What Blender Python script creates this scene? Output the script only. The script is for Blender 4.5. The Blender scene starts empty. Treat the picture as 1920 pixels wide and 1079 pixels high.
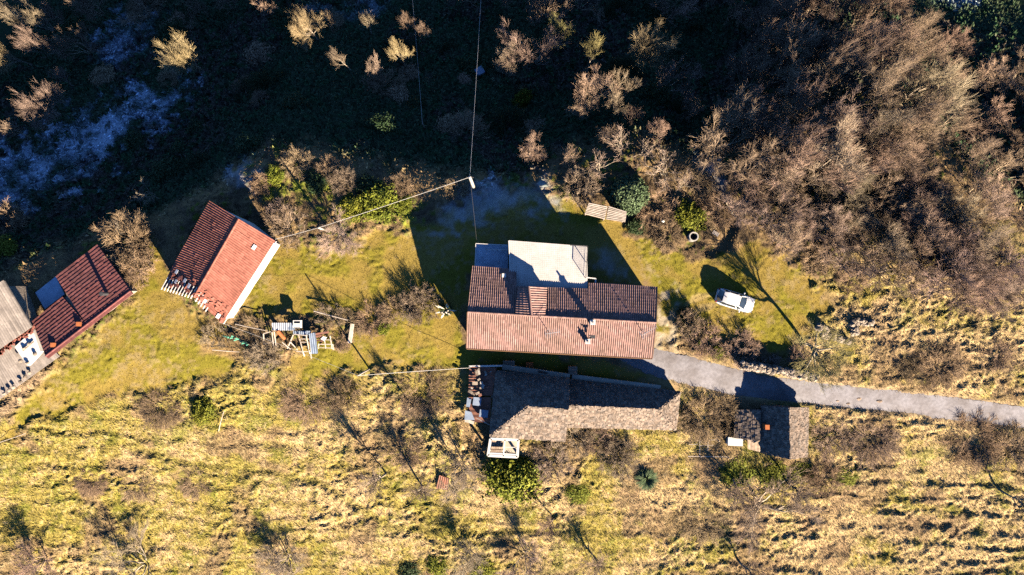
import bpy, math, random
import numpy as np
from mathutils import Vector
R = math.radians
random.seed(7); rng = np.random.default_rng(7)
sc = bpy.context.scene
COL = sc.collection
# ---------------------------------------------------------------- camera, sky, sun, exposure
S, H = 17.53, 73.0                      # pixels per metre at yard level, camera height
cam = bpy.data.cameras.new('camera'); co = bpy.data.objects.new('camera', cam); COL.objects.link(co)
co.location = (0, 0, H); co.rotation_euler = (0, 0, 0)
cam.sensor_width = 36; cam.lens = 18 / (960 / S / H); cam.clip_end = 3000; cam.clip_start = 1
sc.camera = co
ELEV = R(23.0)
SHX, SHY = -0.555, 0.832                # direction in which shadows fall (image left / up)
w = bpy.data.worlds.new("World"); sc.world = w; w.use_nodes = True
nt = w.node_tree; bg = nt.nodes['Background']
sky = nt.nodes.new('ShaderNodeTexSky'); sky.sky_type = 'NISHITA'; sky.sun_disc = False
sky.altitude = 2500; sky.dust_density = 0.0; sky.air_density = 0.85; sky.ozone_density = 8.5; sky.sun_elevation = ELEV; sky.sun_rotation = math.atan2(-SHX, -SHY)
nt.links.new(sky.outputs[0], bg.inputs[0]); bg.inputs[1].default_value = 0.05
sl = bpy.data.lights.new('sun', 'SUN'); so = bpy.data.objects.new('sun', sl); COL.objects.link(so)
sl.energy = 5.0; sl.angle = R(0.5); sl.color = (1.0, 0.83, 0.62)
tosun = Vector((-SHX * math.cos(ELEV), -SHY * math.cos(ELEV), math.sin(ELEV)))
so.rotation_euler = tosun.to_track_quat('Z', 'Y').to_euler(); so.location = tosun * 120
vs = sc.view_settings; vs.view_transform = 'Standard'; vs.look = 'None'; vs.gamma = 1; vs.exposure = 1.75
sc.cycles.max_bounces = 5; sc.cycles.diffuse_bounces = 0; sc.cycles.use_denoising = False

# ---------------------------------------------------------------- helpers
def W(px, py, z=0.0):
    k = (H - z) / H / S
    return np.array([(px - 960) * k, (539.5 - py) * k, z])

def hashg(ix, iy, seed):
    h = (ix.astype(np.int64) * 374761393 + iy.astype(np.int64) * 668265263 + seed * 1442695041) & 0xffffffff
    h = ((h ^ (h >> 13)) * 1274126177) & 0xffffffff
    return ((h ^ (h >> 16)) & 0xffff) / 65535.0
def vnoise(x, y, seed=0):
    ix = np.floor(x); iy = np.floor(y); fx = x - ix; fy = y - iy
    fx = fx * fx * fx * (fx * (fx * 6 - 15) + 10); fy = fy * fy * fy * (fy * (fy * 6 - 15) + 10)
    a = hashg(ix, iy, seed); b = hashg(ix + 1, iy, seed); c = hashg(ix, iy + 1, seed); d = hashg(ix + 1, iy + 1, seed)
    return (a + (b - a) * fx) * (1 - fy) + (c + (d - c) * fx) * fy
def fbm(x, y, seed=0, o=4, g=0.5):
    s = 0; a = 1; t = 0
    for i in range(o):
        s = s + a * vnoise(x * 2 ** i + 17.3 * i, y * 2 ** i - 9.1 * i, seed + i * 7); t += a; a *= g
    return s / t
def sstep(a, b, x):
    t = np.clip((x - a) / (b - a), 0, 1); return t * t * (3 - 2 * t)
def splus(d, k): return k * np.log1p(np.exp(np.clip(d / k, -40, 40)))

ORG = {}
def tag(o, label=None, cat=None, group=None, kind=None):
    if label: o['label'] = label
    if cat: o['category'] = cat
    if group: o['group'] = group
    if kind: o['kind'] = kind
    return o
def thing(name, loc, label, cat, group=None):
    o = bpy.data.objects.new(name, None); COL.objects.link(o); o.location = tuple(float(c) for c in loc)
    o.empty_display_size = 0.2
    ORG[o.name] = np.array(loc, float)
    return tag(o, label, cat, group)
def mesh_np(name, V, F, var=None, col=None, smooth=False):
    """V (n,3); F (m,k) constant k, or a list of index tuples"""
    me = bpy.data.meshes.new(name)
    if isinstance(F, np.ndarray):
        n, m, k = len(V), len(F), F.shape[1]
        me.vertices.add(n); me.vertices.foreach_set('co', np.asarray(V, np.float32).ravel())
        me.loops.add(m * k); me.loops.foreach_set('vertex_index', F.astype(np.int32).ravel())
        me.polygons.add(m); me.polygons.foreach_set('loop_start', np.arange(0, m * k, k, dtype=np.int32))
        me.update(calc_edges=True)
    else:
        me.from_pydata([tuple(map(float, v)) for v in V], [], F); me.update()
    if var is not None:
        a = me.attributes.new('var', 'FLOAT', 'FACE'); a.data.foreach_set('value', np.asarray(var, np.float32))
    if col is not None:
        a = me.attributes.new('Col', 'FLOAT_COLOR', 'POINT')
        c = np.ones((len(V), 4), np.float32); c[:, :3] = col; a.data.foreach_set('color', c.ravel())
    if smooth: me.polygons.foreach_set('use_smooth', np.ones(len(me.polygons), bool))
    return me
def link(name, me, m, parent=None, loc=None):
    o = bpy.data.objects.new(name, me); COL.objects.link(o)
    if m is not None and not me.materials: me.materials.append(m)
    if parent is not None: o.parent = parent
    if loc is not None: o.location = tuple(float(c) for c in loc)
    return o
class MB:
    def __init__(s): s.v = []; s.f = []; s.var = []
    def add(s, V, F, var=None):
        b = len(s.v); s.v += [tuple(map(float, p)) for p in V]; s.f += [tuple(b + i for i in f) for f in F]
        x = random.random() if var is None else var; s.var += [x] * len(F); return s
    def hexa(s, P, var=None):           # P: 4 bottom corners (ccw) then 4 top corners
        return s.add(P, [(3, 2, 1, 0), (4, 5, 6, 7), (0, 1, 5, 4), (1, 2, 6, 5), (2, 3, 7, 6), (3, 0, 4, 7)], var)
    def box(s, c, sz, ax=None, var=None):
        ax = np.eye(3) if ax is None else ax; c = np.array(c, float); h = np.array(sz, float) / 2
        P = [c + ax[0] * h[0] * a + ax[1] * h[1] * b + ax[2] * h[2] * d for d in (-1, 1) for a, b in ((-1, -1), (1, -1), (1, 1), (-1, 1))]
        return s.hexa(P, var)
    def beam(s, p, q, a=0.08, b=None, var=None):
        p = np.array(p, float); q = np.array(q, float); d = q - p; L = np.linalg.norm(d); d = d / L
        u = np.cross(d, [0, 0, 1.0]); u = np.array([1.0, 0, 0]) if np.linalg.norm(u) < 1e-3 else u / np.linalg.norm(u)
        return s.box((p + q) / 2, (L, a, b or a), np.array([d, u, np.cross(d, u)]), var)
    def tube(s, pts, r, n=6, var=None):
        pts = [np.array(p, float) for p in pts]; rs = r if hasattr(r, '__len__') else [r] * len(pts); V = []; F = []
        for i, p in enumerate(pts):
            d = pts[min(i + 1, len(pts) - 1)] - pts[max(i - 1, 0)]; d = d / np.linalg.norm(d)
            u = np.cross(d, [0.31, 0.17, 0.93]); u /= np.linalg.norm(u); v = np.cross(d, u)
            V += [p + rs[i] * (u * math.cos(2 * math.pi * k / n) + v * math.sin(2 * math.pi * k / n)) for k in range(n)]
        for i in range(len(pts) - 1):
            F += [(i * n + k, i * n + (k + 1) % n, (i + 1) * n + (k + 1) % n, (i + 1) * n + k) for k in range(n)]
        F += [tuple(range(n))[::-1], tuple((len(pts) - 1) * n + k for k in range(n))]
        return s.add(V, F, var)
    def lump(s, c, r, seed=0, sq=(1, 1, .7), var=None, n=7, m=5):
        V = []; F = []; rr = random.Random(seed)
        for i in range(m + 1):
            th = math.pi * i / m
            for k in range(n):
                ph = 2 * math.pi * k / n + i * .3; q = r * rr.uniform(.78, 1.15)
                V.append((c[0] + q * sq[0] * math.sin(th) * math.cos(ph), c[1] + q * sq[1] * math.sin(th) * math.sin(ph), c[2] + q * sq[2] * math.cos(th)))
        for i in range(m):
            F += [(i * n + k, (i + 1) * n + k, (i + 1) * n + (k + 1) % n, i * n + (k + 1) % n) for k in range(n)]
        return s.add(V, F, var)
    def build(s, name, m, parent=None, root=None, smooth=False, loc=None):
        org = np.zeros(3)
        if root is not None: org = ORG[root.name]
        elif loc is not None: org = np.array(loc, float)
        me = mesh_np(name, np.array(s.v) - org, s.f, s.var, smooth=smooth)
        o = link(name, me, m, parent, org if parent is None else None)
        if parent is None: ORG[o.name] = org
        return o
def top(mb, name, m, loc, label, cat, group=None, smooth=False):
    return tag(mb.build(name, m, loc=loc, smooth=smooth), label, cat, group)

def pm(name, c, rough=.85, vary=.25, scale=3.0, c2=None, attr=None, objvar=0.0, spec=.25, bump=0.0, bscale=20, metal=0, patch=(.4, .65), vr=(.76, 1.24), trans=0):
    """procedural surface: base colour with noise mottling, per-face 'var' and per-object variation"""
    m = bpy.data.materials.new(name); m.use_nodes = True; N = m.node_tree.nodes; L = m.node_tree.links; b = N['Principled BSDF']
    b.inputs['Roughness'].default_value = rough; b.inputs['Metallic'].default_value = metal
    b.inputs['Specular IOR Level'].default_value = spec
    tc = N.new('ShaderNodeTexCoord')
    no = N.new('ShaderNodeTexNoise'); no.inputs['Scale'].default_value = scale; no.inputs['Detail'].default_value = 6
    L.new(tc.outputs['Object'], no.inputs['Vector'])
    if attr == 'Col':
        a = N.new('ShaderNodeAttribute'); a.attribute_name = 'Col'; base = a.outputs['Color']
    else:
        mx = N.new('ShaderNodeMix'); mx.data_type = 'RGBA'; mx.inputs[6].default_value = (*c, 1); mx.inputs[7].default_value = (*(c2 or c), 1)
        mr = N.new('ShaderNodeMapRange'); mr.inputs[1].default_value = patch[0]; mr.inputs[2].default_value = patch[1]
        L.new(no.outputs[0], mr.inputs[0]); L.new(mr.outputs[0], mx.inputs[0]); base = mx.outputs[2]
    hs = N.new('ShaderNodeHueSaturation'); L.new(base, hs.inputs['Color'])
    n2 = N.new('ShaderNodeTexNoise'); n2.inputs['Scale'].default_value = scale * 6.3; n2.inputs['Detail'].default_value = 3; L.new(tc.outputs['Object'], n2.inputs['Vector'])
    m1 = N.new('ShaderNodeMapRange'); m1.inputs[1].default_value = .3; m1.inputs[2].default_value = .7; m1.inputs[3].default_value = 1 - vary; m1.inputs[4].default_value = 1 + vary
    L.new(n2.outputs[0], m1.inputs[0]); val = m1.outputs[0]
    if attr == 'var':
        a = N.new('ShaderNodeAttribute'); a.attribute_name = 'var'
        m2 = N.new('ShaderNodeMapRange'); m2.inputs[3].default_value = vr[0]; m2.inputs[4].default_value = vr[1]; L.new(a.outputs['Fac'], m2.inputs[0])
        q = N.new('ShaderNodeMath'); q.operation = 'MULTIPLY'; L.new(val, q.inputs[0]); L.new(m2.outputs[0], q.inputs[1]); val = q.outputs[0]
    if objvar:
        oi = N.new('ShaderNodeObjectInfo'); m3 = N.new('ShaderNodeMapRange'); m3.inputs[3].default_value = 1 - objvar; m3.inputs[4].default_value = 1 + objvar
        L.new(oi.outputs['Random'], m3.inputs[0])
        q = N.new('ShaderNodeMath'); q.operation = 'MULTIPLY'; L.new(val, q.inputs[0]); L.new(m3.outputs[0], q.inputs[1]); val = q.outputs[0]
        q2 = N.new('ShaderNodeMath'); q2.operation = 'MULTIPLY'; q2.inputs[1].default_value = 7.31; L.new(oi.outputs['Random'], q2.inputs[0])
        q3 = N.new('ShaderNodeMath'); q3.operation = 'FRACT'; L.new(q2.outputs[0], q3.inputs[0])
        m4 = N.new('ShaderNodeMapRange'); m4.inputs[3].default_value = .5 - .012; m4.inputs[4].default_value = .5 + .012; L.new(q3.outputs[0], m4.inputs[0]); L.new(m4.outputs[0], hs.inputs['Hue'])
    L.new(val, hs.inputs['Value']); L.new(hs.outputs[0], b.inputs['Base Color'])
    if bump:
        bp = N.new('ShaderNodeBump'); bp.inputs['Strength'].default_value = bump; bp.inputs['Distance'].default_value = .05
        n3 = N.new('ShaderNodeTexNoise'); n3.inputs['Scale'].default_value = bscale; n3.inputs['Detail'].default_value = 5; L.new(tc.outputs['Object'], n3.inputs['Vector'])
        L.new(n3.outputs[0], bp.inputs['Height']); L.new(bp.outputs[0], b.inputs['Normal'])
    if trans: b.inputs['Transmission Weight'].default_value = trans
    return m

M = dict(
    ground=pm('ground_cover', (1, 1, 1), 1, .22, 1.4, attr='Col', spec=.05, bump=.5, bscale=9),
    blades=pm('grass_blades', (1, 1, 1), .9, .15, .8, attr='Col', spec=.1),
    road=pm('worn_asphalt', (.29, .28, .30), .95, .16, .5, c2=(.21, .195, .20), bump=.3, bscale=40, spec=.15),
    rooftile=pm('clay_tile_pinkish', (.335, .205, .182), .9, .12, .45, c2=(.265, .172, .145), attr='var', spec=.1),
    redtile=pm('clay_tile_red', (.36, .14, .105), .9, .12, .5, c2=(.29, .115, .085), attr='var', spec=.1),
    darktile=pm('clay_tile_maroon', (.215, .08, .075), .85, .15, .5, c2=(.165, .07, .068), attr='var', spec=.15),
    fibre=pm('grey_corrugated_sheet', (.34, .30, .27), .95, .15, .9, c2=(.25, .22, .20), attr='var', spec=.1),
    stone=pm('stone_slab', (.26, .20, .157), .95, .2, 2.0, c2=(.16, .137, .12), attr='var', spec=.15, bump=.4, vr=(.62, 1.38)),
    wallstone=pm('rubble_stone', (.40, .33, .26), .95, .25, 2.2, c2=(.26, .22, .18), attr='var', spec=.1, bump=.6, bscale=8, vr=(.5, 1.4)),
    plaster=pm('cream_plaster', (.62, .56, .46), .95, .08, .8, c2=(.52, .46, .37), spec=.1),
    white=pm('white_paint', (.80, .78, .74), .8, .05, .8, c2=(.68, .66, .62), spec=.2),
    terrace=pm('pale_paving', (.62, .59, .56), .9, .06, 1.2, c2=(.55, .52, .49), attr='var', spec=.2),
    concrete=pm('concrete', (.50, .47, .42), .95, .12, 1.5, c2=(.40, .38, .34), spec=.15),
    frostslab=pm('frosted_slab', (.62, .74, .90), .9, .1, 1.2, c2=(.48, .58, .72), spec=.2),
    metal=pm('galvanised_metal', (.55, .56, .58), .45, .1, 2, c2=(.42, .43, .45), metal=.6, spec=.5),
    sheet=pm('pale_metal_sheet', (.66, .68, .72), .5, .08, 1.5, c2=(.5, .53, .58), spec=.5),
    bluesheet=pm('blue_grey_sheet', (.30, .37, .48), .5, .1, 1.5, c2=(.22, .28, .38), spec=.4),
    iron=pm('dark_iron', (.06, .06, .065), .6, .1, 3, spec=.4),
    oldwood=pm('weathered_wood', (.40, .31, .24), .95, .2, 3, c2=(.28, .21, .16), attr='var', spec=.1),
    palewood=pm('pale_dry_wood', (.62, .54, .46), .95, .15, 3, c2=(.48, .41, .34), attr='var', spec=.1),
    orange=pm('orange_clay', (.48, .16, .06), .8, .1, 3, c2=(.40, .13, .05), spec=.2),
    rust=pm('rusty_sheet', (.28, .13, .09), .9, .2, 2, c2=(.18, .10, .08), attr='var', spec=.2),
    glass=pm('window_glass', (.03, .04, .05), .08, .05, 1, spec=.8),
    shutter=pm('brown_shutter', (.16, .09, .05), .7, .1, 3, spec=.2),
    carpaint=pm('white_car_paint', (.80, .80, .80), .25, .01, 1, spec=.6),
    tyre=pm('black_rubber', (.02, .02, .02), .9, .1, 5),
    redlamp=pm('red_lamp_lens', (.40, .03, .02), .25, .05, 2, spec=.6),
    netgreen=pm('green_netting', (.10, .34, .24), .7, .1, 3),
    wire=pm('bright_cable', (.70, .68, .64), .5, .05, 1, spec=.4),
    bark=pm('pale_bark', (.46, .39, .30), .95, .2, 2, c2=(.34, .28, .21), objvar=.15, spec=.05),
    twig_tan=pm('tan_twigs', (.47, .37, .26), .95, .15, .4, c2=(.37, .28, .19), objvar=.22, spec=.05),
    twig_gold=pm('golden_twigs', (.55, .44, .25), .95, .15, .4, c2=(.44, .34, .18), objvar=.15, spec=.05),
    twig_pink=pm('pinkish_twigs', (.48, .35, .28), .95, .15, .4, c2=(.37, .265, .21), objvar=.15, spec=.05),
    twig_brown=pm('brown_twigs', (.48, .34, .245), .95, .2, .4, c2=(.36, .25, .18), objvar=.25, spec=.05),
    twig_green=pm('greenish_twigs', (.40, .36, .16), .95, .15, .4, c2=(.30, .26, .11), objvar=.15, spec=.05),
    bramble=pm('bramble', (.46, .33, .205), .95, .2, .5, c2=(.35, .25, .155), objvar=.2, spec=.05),
    leaf_dark=pm('dark_evergreen_leaf', (.055, .095, .035), .6, .25, .8, c2=(.035, .065, .025), attr='var', objvar=.1, spec=.3),
    leaf_yellow=pm('yellow_green_leaf', (.25, .26, .03), .7, .2, .8, c2=(.15, .18, .025), attr='var', objvar=.15, spec=.2),
    leaf_blue=pm('blue_green_leaf', (.14, .20, .10), .7, .2, .8, c2=(.09, .14, .07), attr='var', spec=.2),
    plume=pm('cream_plume', (.75, .68, .54), .95, .1, 2, spec=.05),
)

# ---------------------------------------------------------------- terrain
crest_px = [(-1500, 560), (-300, 560), (0, 525), (80, 490), (190, 455), (275, 432), (350, 385), (430, 335), (500, 292), (620, 300), (760, 342), (880, 352), (980, 348), (1080, 295), (1200, 270), (1320, 320), (1400, 300), (1500, 210), (1620, 180), (1740, 250), (1850, 340), (1960, 430), (2300, 480), (3500, 480)]
cx = np.array([(p[0] - 960) / S for p in crest_px]); cy = np.array([(539.5 - p[1]) / S for p in crest_px])
def macro(x, y):
    yc = np.interp(x, cx, cy)
    d = y - yc
    dn = splus(d, 1.1)
    z = -(.50 * dn + .40 * (9 - splus(9 - dn, 2.0)))
    z = -40 * np.tanh(-z / 40)
    z = z - .20 * splus(-(y + 8.0), 2.0)
    far = splus(np.hypot(x, y) - 75, 6)
    z = z + far * .10 * sstep(60, 200, y) - far * .02
    return z
def axis(a, b, st):
    core = np.arange(a, b + 1e-6, st); o = []; stp = st; v = b
    while v < 900: stp *= 1.22; v += stp; o.append(v)
    o2 = []; stp = st; v = a
    while v > -900: stp *= 1.22; v -= stp; o2.append(v)
    return np.concatenate([o2[::-1], core, o])
xs = axis(-69, 69, .15); ys = axis(-37, 46, .145)
X, Y = np.meshgrid(xs, ys)
Z0 = macro(X, Y)
K = (H - Z0) / H
PX = 960 + X * S / K; PY = 539.5 - Y * S / K       # where the ground shows: only used to place the fields and paths
SHP = X.shape
def pdist(poly):
    """signed distance in pixels to a polygon, positive inside"""
    P = np.array(poly, float); sel = (PX > P[:, 0].min() - 80) & (PX < P[:, 0].max() + 80) & (PY > P[:, 1].min() - 80) & (PY < P[:, 1].max() + 80)
    x = PX[sel]; y = PY[sel]; dm = np.full(x.shape, 1e9); ins = np.zeros(x.shape, bool)
    for (x0, y0), (x1, y1) in zip(P, np.roll(P, -1, 0)):
        dx, dy = x1 - x0, y1 - y0; t = np.clip(((x - x0) * dx + (y - y0) * dy) / (dx * dx + dy * dy), 0, 1)
        dm = np.minimum(dm, np.hypot(x - x0 - t * dx, y - y0 - t * dy))
        if abs(dy) > 1e-9: ins ^= ((y0 > y) != (y1 > y)) & (x < (x1 - x0) * (y - y0) / dy + x0)
    out = np.full(SHP, -1e3); out[sel] = np.where(ins, dm, -dm); return out
NW = fbm(X * .9, Y * .9, 3, 4) - .5               # edge wobble
def zone(poly, soft=8, wob=40): return sstep(-soft, soft, pdist(poly) + NW * wob)
def line(pts, wid, soft=6, wob=14):
    dm = np.full(SHP, 1e9)
    for (x0, y0), (x1, y1) in zip(pts[:-1], pts[1:]):
        sel = (PX > min(x0, x1) - 90) & (PX < max(x0, x1) + 90) & (PY > min(y0, y1) - 90) & (PY < max(y0, y1) + 90)
        x = PX[sel]; y = PY[sel]; dx, dy = x1 - x0, y1 - y0
        t = np.clip(((x - x0) * dx + (y - y0) * dy) / (dx * dx + dy * dy), 0, 1)
        dm[sel] = np.minimum(dm[sel], np.hypot(x - x0 - t * dx, y - y0 - t * dy))
    return 1 - sstep(wid - soft, wid + soft, dm + NW * wob)
road_top = [(1205, 655), (1228, 655), (1290, 668), (1370, 690), (1440, 706), (1525, 716), (1600, 724), (1700, 736), (1800, 746), (1920, 762), (2120, 790), (2600, 860)]
road_bot = [(1160, 672), (1200, 694), (1250, 712), (1310, 726), (1370, 740), (1450, 751), (1560, 762), (1680, 774), (1800, 789), (1920, 804), (2120, 834), (2600, 910)]
z_lawn = np.maximum.reduce([zone([(450, 480), (520, 450), (600, 478), (700, 440), (800, 425), (960, 350), (1080, 375), (1150, 420), (1240, 470), (1340, 486), (1420, 455), (1500, 500), (1570, 570), (1500, 640), (1470, 665), (1310, 610), (1240, 640), (1230, 540), (880, 520), (860, 640), (1230, 690), (1190, 720), (880, 690), (690, 690), (560, 715), (530, 690), (660, 600), (500, 590), (460, 600)], 8, 50),
    zone([(270, 430), (320, 500), (330, 560), (410, 620), (440, 700), (300, 740), (190, 745), (60, 800), (0, 830), (40, 760), (120, 680), (250, 560)], 10, 50)])
z_gravel = zone([(1232, 520), (1262, 530), (1285, 590), (1275, 650), (1225, 680), (1215, 640), (1228, 600)], 14, 60) * sstep(.38, .6, fbm(X * 1.1, Y * 1.1, 77, 4))
z_road = sstep(-10, 6, pdist(road_top + road_bot[::-1]))
z_rough = sstep(640, 760, PY + NW * 120 + sstep(1430, 1620, PX) * 250) * (1 - z_lawn)       # rough hay field
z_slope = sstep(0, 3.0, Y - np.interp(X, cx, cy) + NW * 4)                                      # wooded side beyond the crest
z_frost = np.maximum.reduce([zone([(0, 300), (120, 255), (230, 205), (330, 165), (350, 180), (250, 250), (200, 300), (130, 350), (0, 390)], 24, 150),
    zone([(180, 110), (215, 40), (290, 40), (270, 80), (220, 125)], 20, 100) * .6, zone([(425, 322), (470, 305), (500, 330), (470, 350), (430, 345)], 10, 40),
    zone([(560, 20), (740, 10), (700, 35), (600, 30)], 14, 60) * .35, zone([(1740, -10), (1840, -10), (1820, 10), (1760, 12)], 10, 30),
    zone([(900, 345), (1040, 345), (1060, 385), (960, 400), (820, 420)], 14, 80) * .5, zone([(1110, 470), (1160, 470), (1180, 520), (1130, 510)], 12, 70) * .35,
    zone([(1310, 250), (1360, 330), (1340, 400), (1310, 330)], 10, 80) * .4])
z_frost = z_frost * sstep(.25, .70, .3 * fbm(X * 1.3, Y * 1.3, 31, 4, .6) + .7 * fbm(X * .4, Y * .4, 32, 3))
z_flat = np.maximum.reduce([z_road, zone([(880, 440), (1110, 450), (1240, 530), (1235, 680), (1280, 730), (1270, 800), (920, 830), (870, 700), (870, 500)], 12, 0)])
n1 = fbm(X * .16, Y * .16, 11, 4); n2 = fbm(X * .55, Y * .55, 12, 4); n3 = fbm(X * 1.9, Y * 1.9, 13, 4, .6); n4 = fbm(X * 3.8, Y * 3.8, 14, 3, .6)
# relief: tussocks, thatch ridges and terrace lips
wx = fbm(X * .35, Y * .35, 21, 3) * 3.0; wy = fbm(X * .35, Y * .35, 22, 3) * 3.0
tus = 1 - np.abs(2 * fbm(X * .62 + wx, Y * .85 + wy, 23, 3, .5) - 1) * 2.2
tus2 = 1 - np.abs(2 * fbm(X * 1.5 + wx, Y * 2.0 + wy, 24, 3, .55) - 1) * 2.0
east = sstep(1250, 1500, PX) * sstep(820, 900, PY)
ph = (Y * .56 + .18 * wy + X * .02 + 1.9 * fbm(X * .08, Y * .12, 25, 4)); saw = ph - np.floor(ph); terr = np.where(saw < .8, saw / .8, (1 - saw) / .2)
amp = .21 * z_rough + .22 * (1 - z_rough) * (1 - z_lawn) * (1 - z_slope) + .45 * z_slope
amp = amp * (.45 + 1.1 * sstep(.35, .65, n1))
rel = amp * (.75 * tus + .5 * tus2 + .9 * (n3 - .5)) + z_rough * east * .34 * terr * sstep(.36, .62, .5 * n2 + .5 * n1) + z_rough * (1 - east) * .13 * terr
rel = rel + .05 * (n3 - .5) + .09 * (n4 - .5) * (.4 + (1 - z_lawn)) + .10 * (n2 - .5) + z_lawn * .10 * (tus2 - .3) * sstep(.4, .7, n2)
trail = np.maximum.reduce([line([(235, 830), (330, 865), (480, 880), (600, 905), (740, 990), (900, 1000), (1040, 995)], 6, 5), line([(470, 830), (560, 835), (700, 890), (820, 850)], 5, 5) * .6])
rel = rel - .22 * trail * z_rough
ditch = line([(1330, 472), (1350, 470), (1372, 440), (1365, 400), (1400, 370)], 9, 6)
rel = rel - .55 * ditch
rel = rel * (1 - z_flat) - .05 * z_road
inview = sstep(90, 70, np.hypot(X, Y)); rel = rel * inview
ZG = Z0 + rel
def mixc(a, b, t): return a + (np.array(b, float) - a) * t[..., None]
C = np.empty(SHP + (3,)); C[:] = (.27, .185, .095)
C = mixc(C, (.17, .12, .07), sstep(.45, .6, n2)); C = mixc(C, (.13, .15, .03), sstep(.56, .68, n1 * .4 + n3 * .6))
fld = np.empty(SHP + (3,)); fld[:] = (.57, .41, .205)
g = sstep(.42, .58, .55 * fbm(X * .22, Y * .3, 41, 4) + .45 * n3 + .085 * sstep(1000, 350, PX) - .07 * east + .05 * sstep(860, 730, PY) * sstep(1150, 900, PX) - .08 * sstep(1400, 1550, PX) * sstep(780, 700, PY))
fld = mixc(fld, (.36, .29, .075), g); fld = mixc(fld, (.19, .21, .03), sstep(.54, .66, n2 * .6 + n4 * .4) * .7)
fld = mixc(fld, (.28, .19, .11), sstep(.54, .66, fbm(X * .3, Y * .3, 43, 4)) * .8)
fld = mixc(fld, (.55, .42, .24), sstep(.55, .72, n4 * .5 + n3 * .5) * .6)
C = C * (1 - z_rough[..., None]) + fld * z_rough[..., None]
lw = np.empty(SHP + (3,)); lw[:] = (.30, .22, .055)
lw = mixc(lw, (.23, .20, .03), sstep(.43, .60, .5 * n2 + .5 * fbm(X * .25, Y * .25, 51, 3))); lw = mixc(lw, (.34, .26, .12), sstep(.54, .66, n3 * .6 + n1 * .4) * .7)
C = C * (1 - z_lawn[..., None]) + lw * z_lawn[..., None]
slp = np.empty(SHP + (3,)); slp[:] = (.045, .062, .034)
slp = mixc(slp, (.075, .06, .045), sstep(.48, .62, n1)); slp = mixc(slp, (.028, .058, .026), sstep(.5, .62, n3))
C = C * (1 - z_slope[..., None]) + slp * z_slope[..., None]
C = mixc(C, (.47, .40, .30), z_gravel * .85); C = mixc(C, (.30, .24, .17), z_road * .7)
C = mixc(C, (.30, .26, .06), trail * z_rough * .6)
C = mixc(C, (.36, .26, .17), zone([(0, 745), (60, 700), (100, 690), (40, 760), (0, 790)], 8, 20) * .8)
C = mixc(C, (.33, .22, .13), zone([(1690, 650), (1790, 640), (1840, 690), (1760, 720), (1690, 700)], 14, 60) * .75)
C = mixc(C, (.33, .23, .14), zone([(1560, 560), (1680, 590), (1660, 640), (1600, 630)], 14, 70) * .6)
C = mixc(C, (.36, .23, .12), zone([(370, 640), (420, 640), (440, 665), (380, 670)], 8, 30) * .7)
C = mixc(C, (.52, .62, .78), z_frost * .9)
C = mixc(C, (.22, .26, .035), zone([(490, 325), (560, 335), (650, 350), (780, 375), (770, 415), (690, 420), (620, 395), (520, 365)], 10, 60) * sstep(.35, .6, n3) * .85)
C = mixc(C, (.42, .32, .16), np.maximum(line([(1240, 655), (1262, 600), (1300, 560), (1346, 548)], 4, 3), line([(1262, 660), (1282, 612), (1310, 580), (1350, 570)], 4, 3)) * .55)
C = mixc(C, (.36, .30, .2), zone([(1150, 665), (1240, 655), (1300, 672), (1260, 705), (1180, 690)], 10, 30) * .6)
nx, ny = len(xs), len(ys)
idx = np.arange(nx * ny).reshape(ny, nx)
F = np.stack([idx[:-1, :-1], idx[:-1, 1:], idx[1:, 1:], idx[1:, :-1]], -1).reshape(-1, 4)
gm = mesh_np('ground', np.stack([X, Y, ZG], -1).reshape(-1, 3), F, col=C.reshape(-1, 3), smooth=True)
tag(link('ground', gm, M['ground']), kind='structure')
def samp(A, x, y):
    x = np.asarray(x, float); y = np.asarray(y, float)
    i = np.clip(np.searchsorted(xs, x) - 1, 0, nx - 2); j = np.clip(np.searchsorted(ys, y) - 1, 0, ny - 2)
    u = np.clip((x - xs[i]) / (xs[i + 1] - xs[i]), 0, 1); v = np.clip((y - ys[j]) / (ys[j + 1] - ys[j]), 0, 1)
    if A.ndim == 3: u = u[..., None]; v = v[..., None]
    return (A[j, i] * (1 - u) + A[j, i + 1] * u) * (1 - v) + (A[j + 1, i] * (1 - u) + A[j + 1, i + 1] * u) * v
def gz(x, y): return float(samp(ZG, x, y))
def at(px, py, up=0.0):
    """ground point whose spot 'up' metres above it shows at (px, py)"""
    z = 0.0
    for _ in range(40):
        p = W(px, py, z + up); z = .5 * z + .5 * gz(p[0], p[1])
    return np.array([p[0], p[1], gz(p[0], p[1])])
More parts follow.
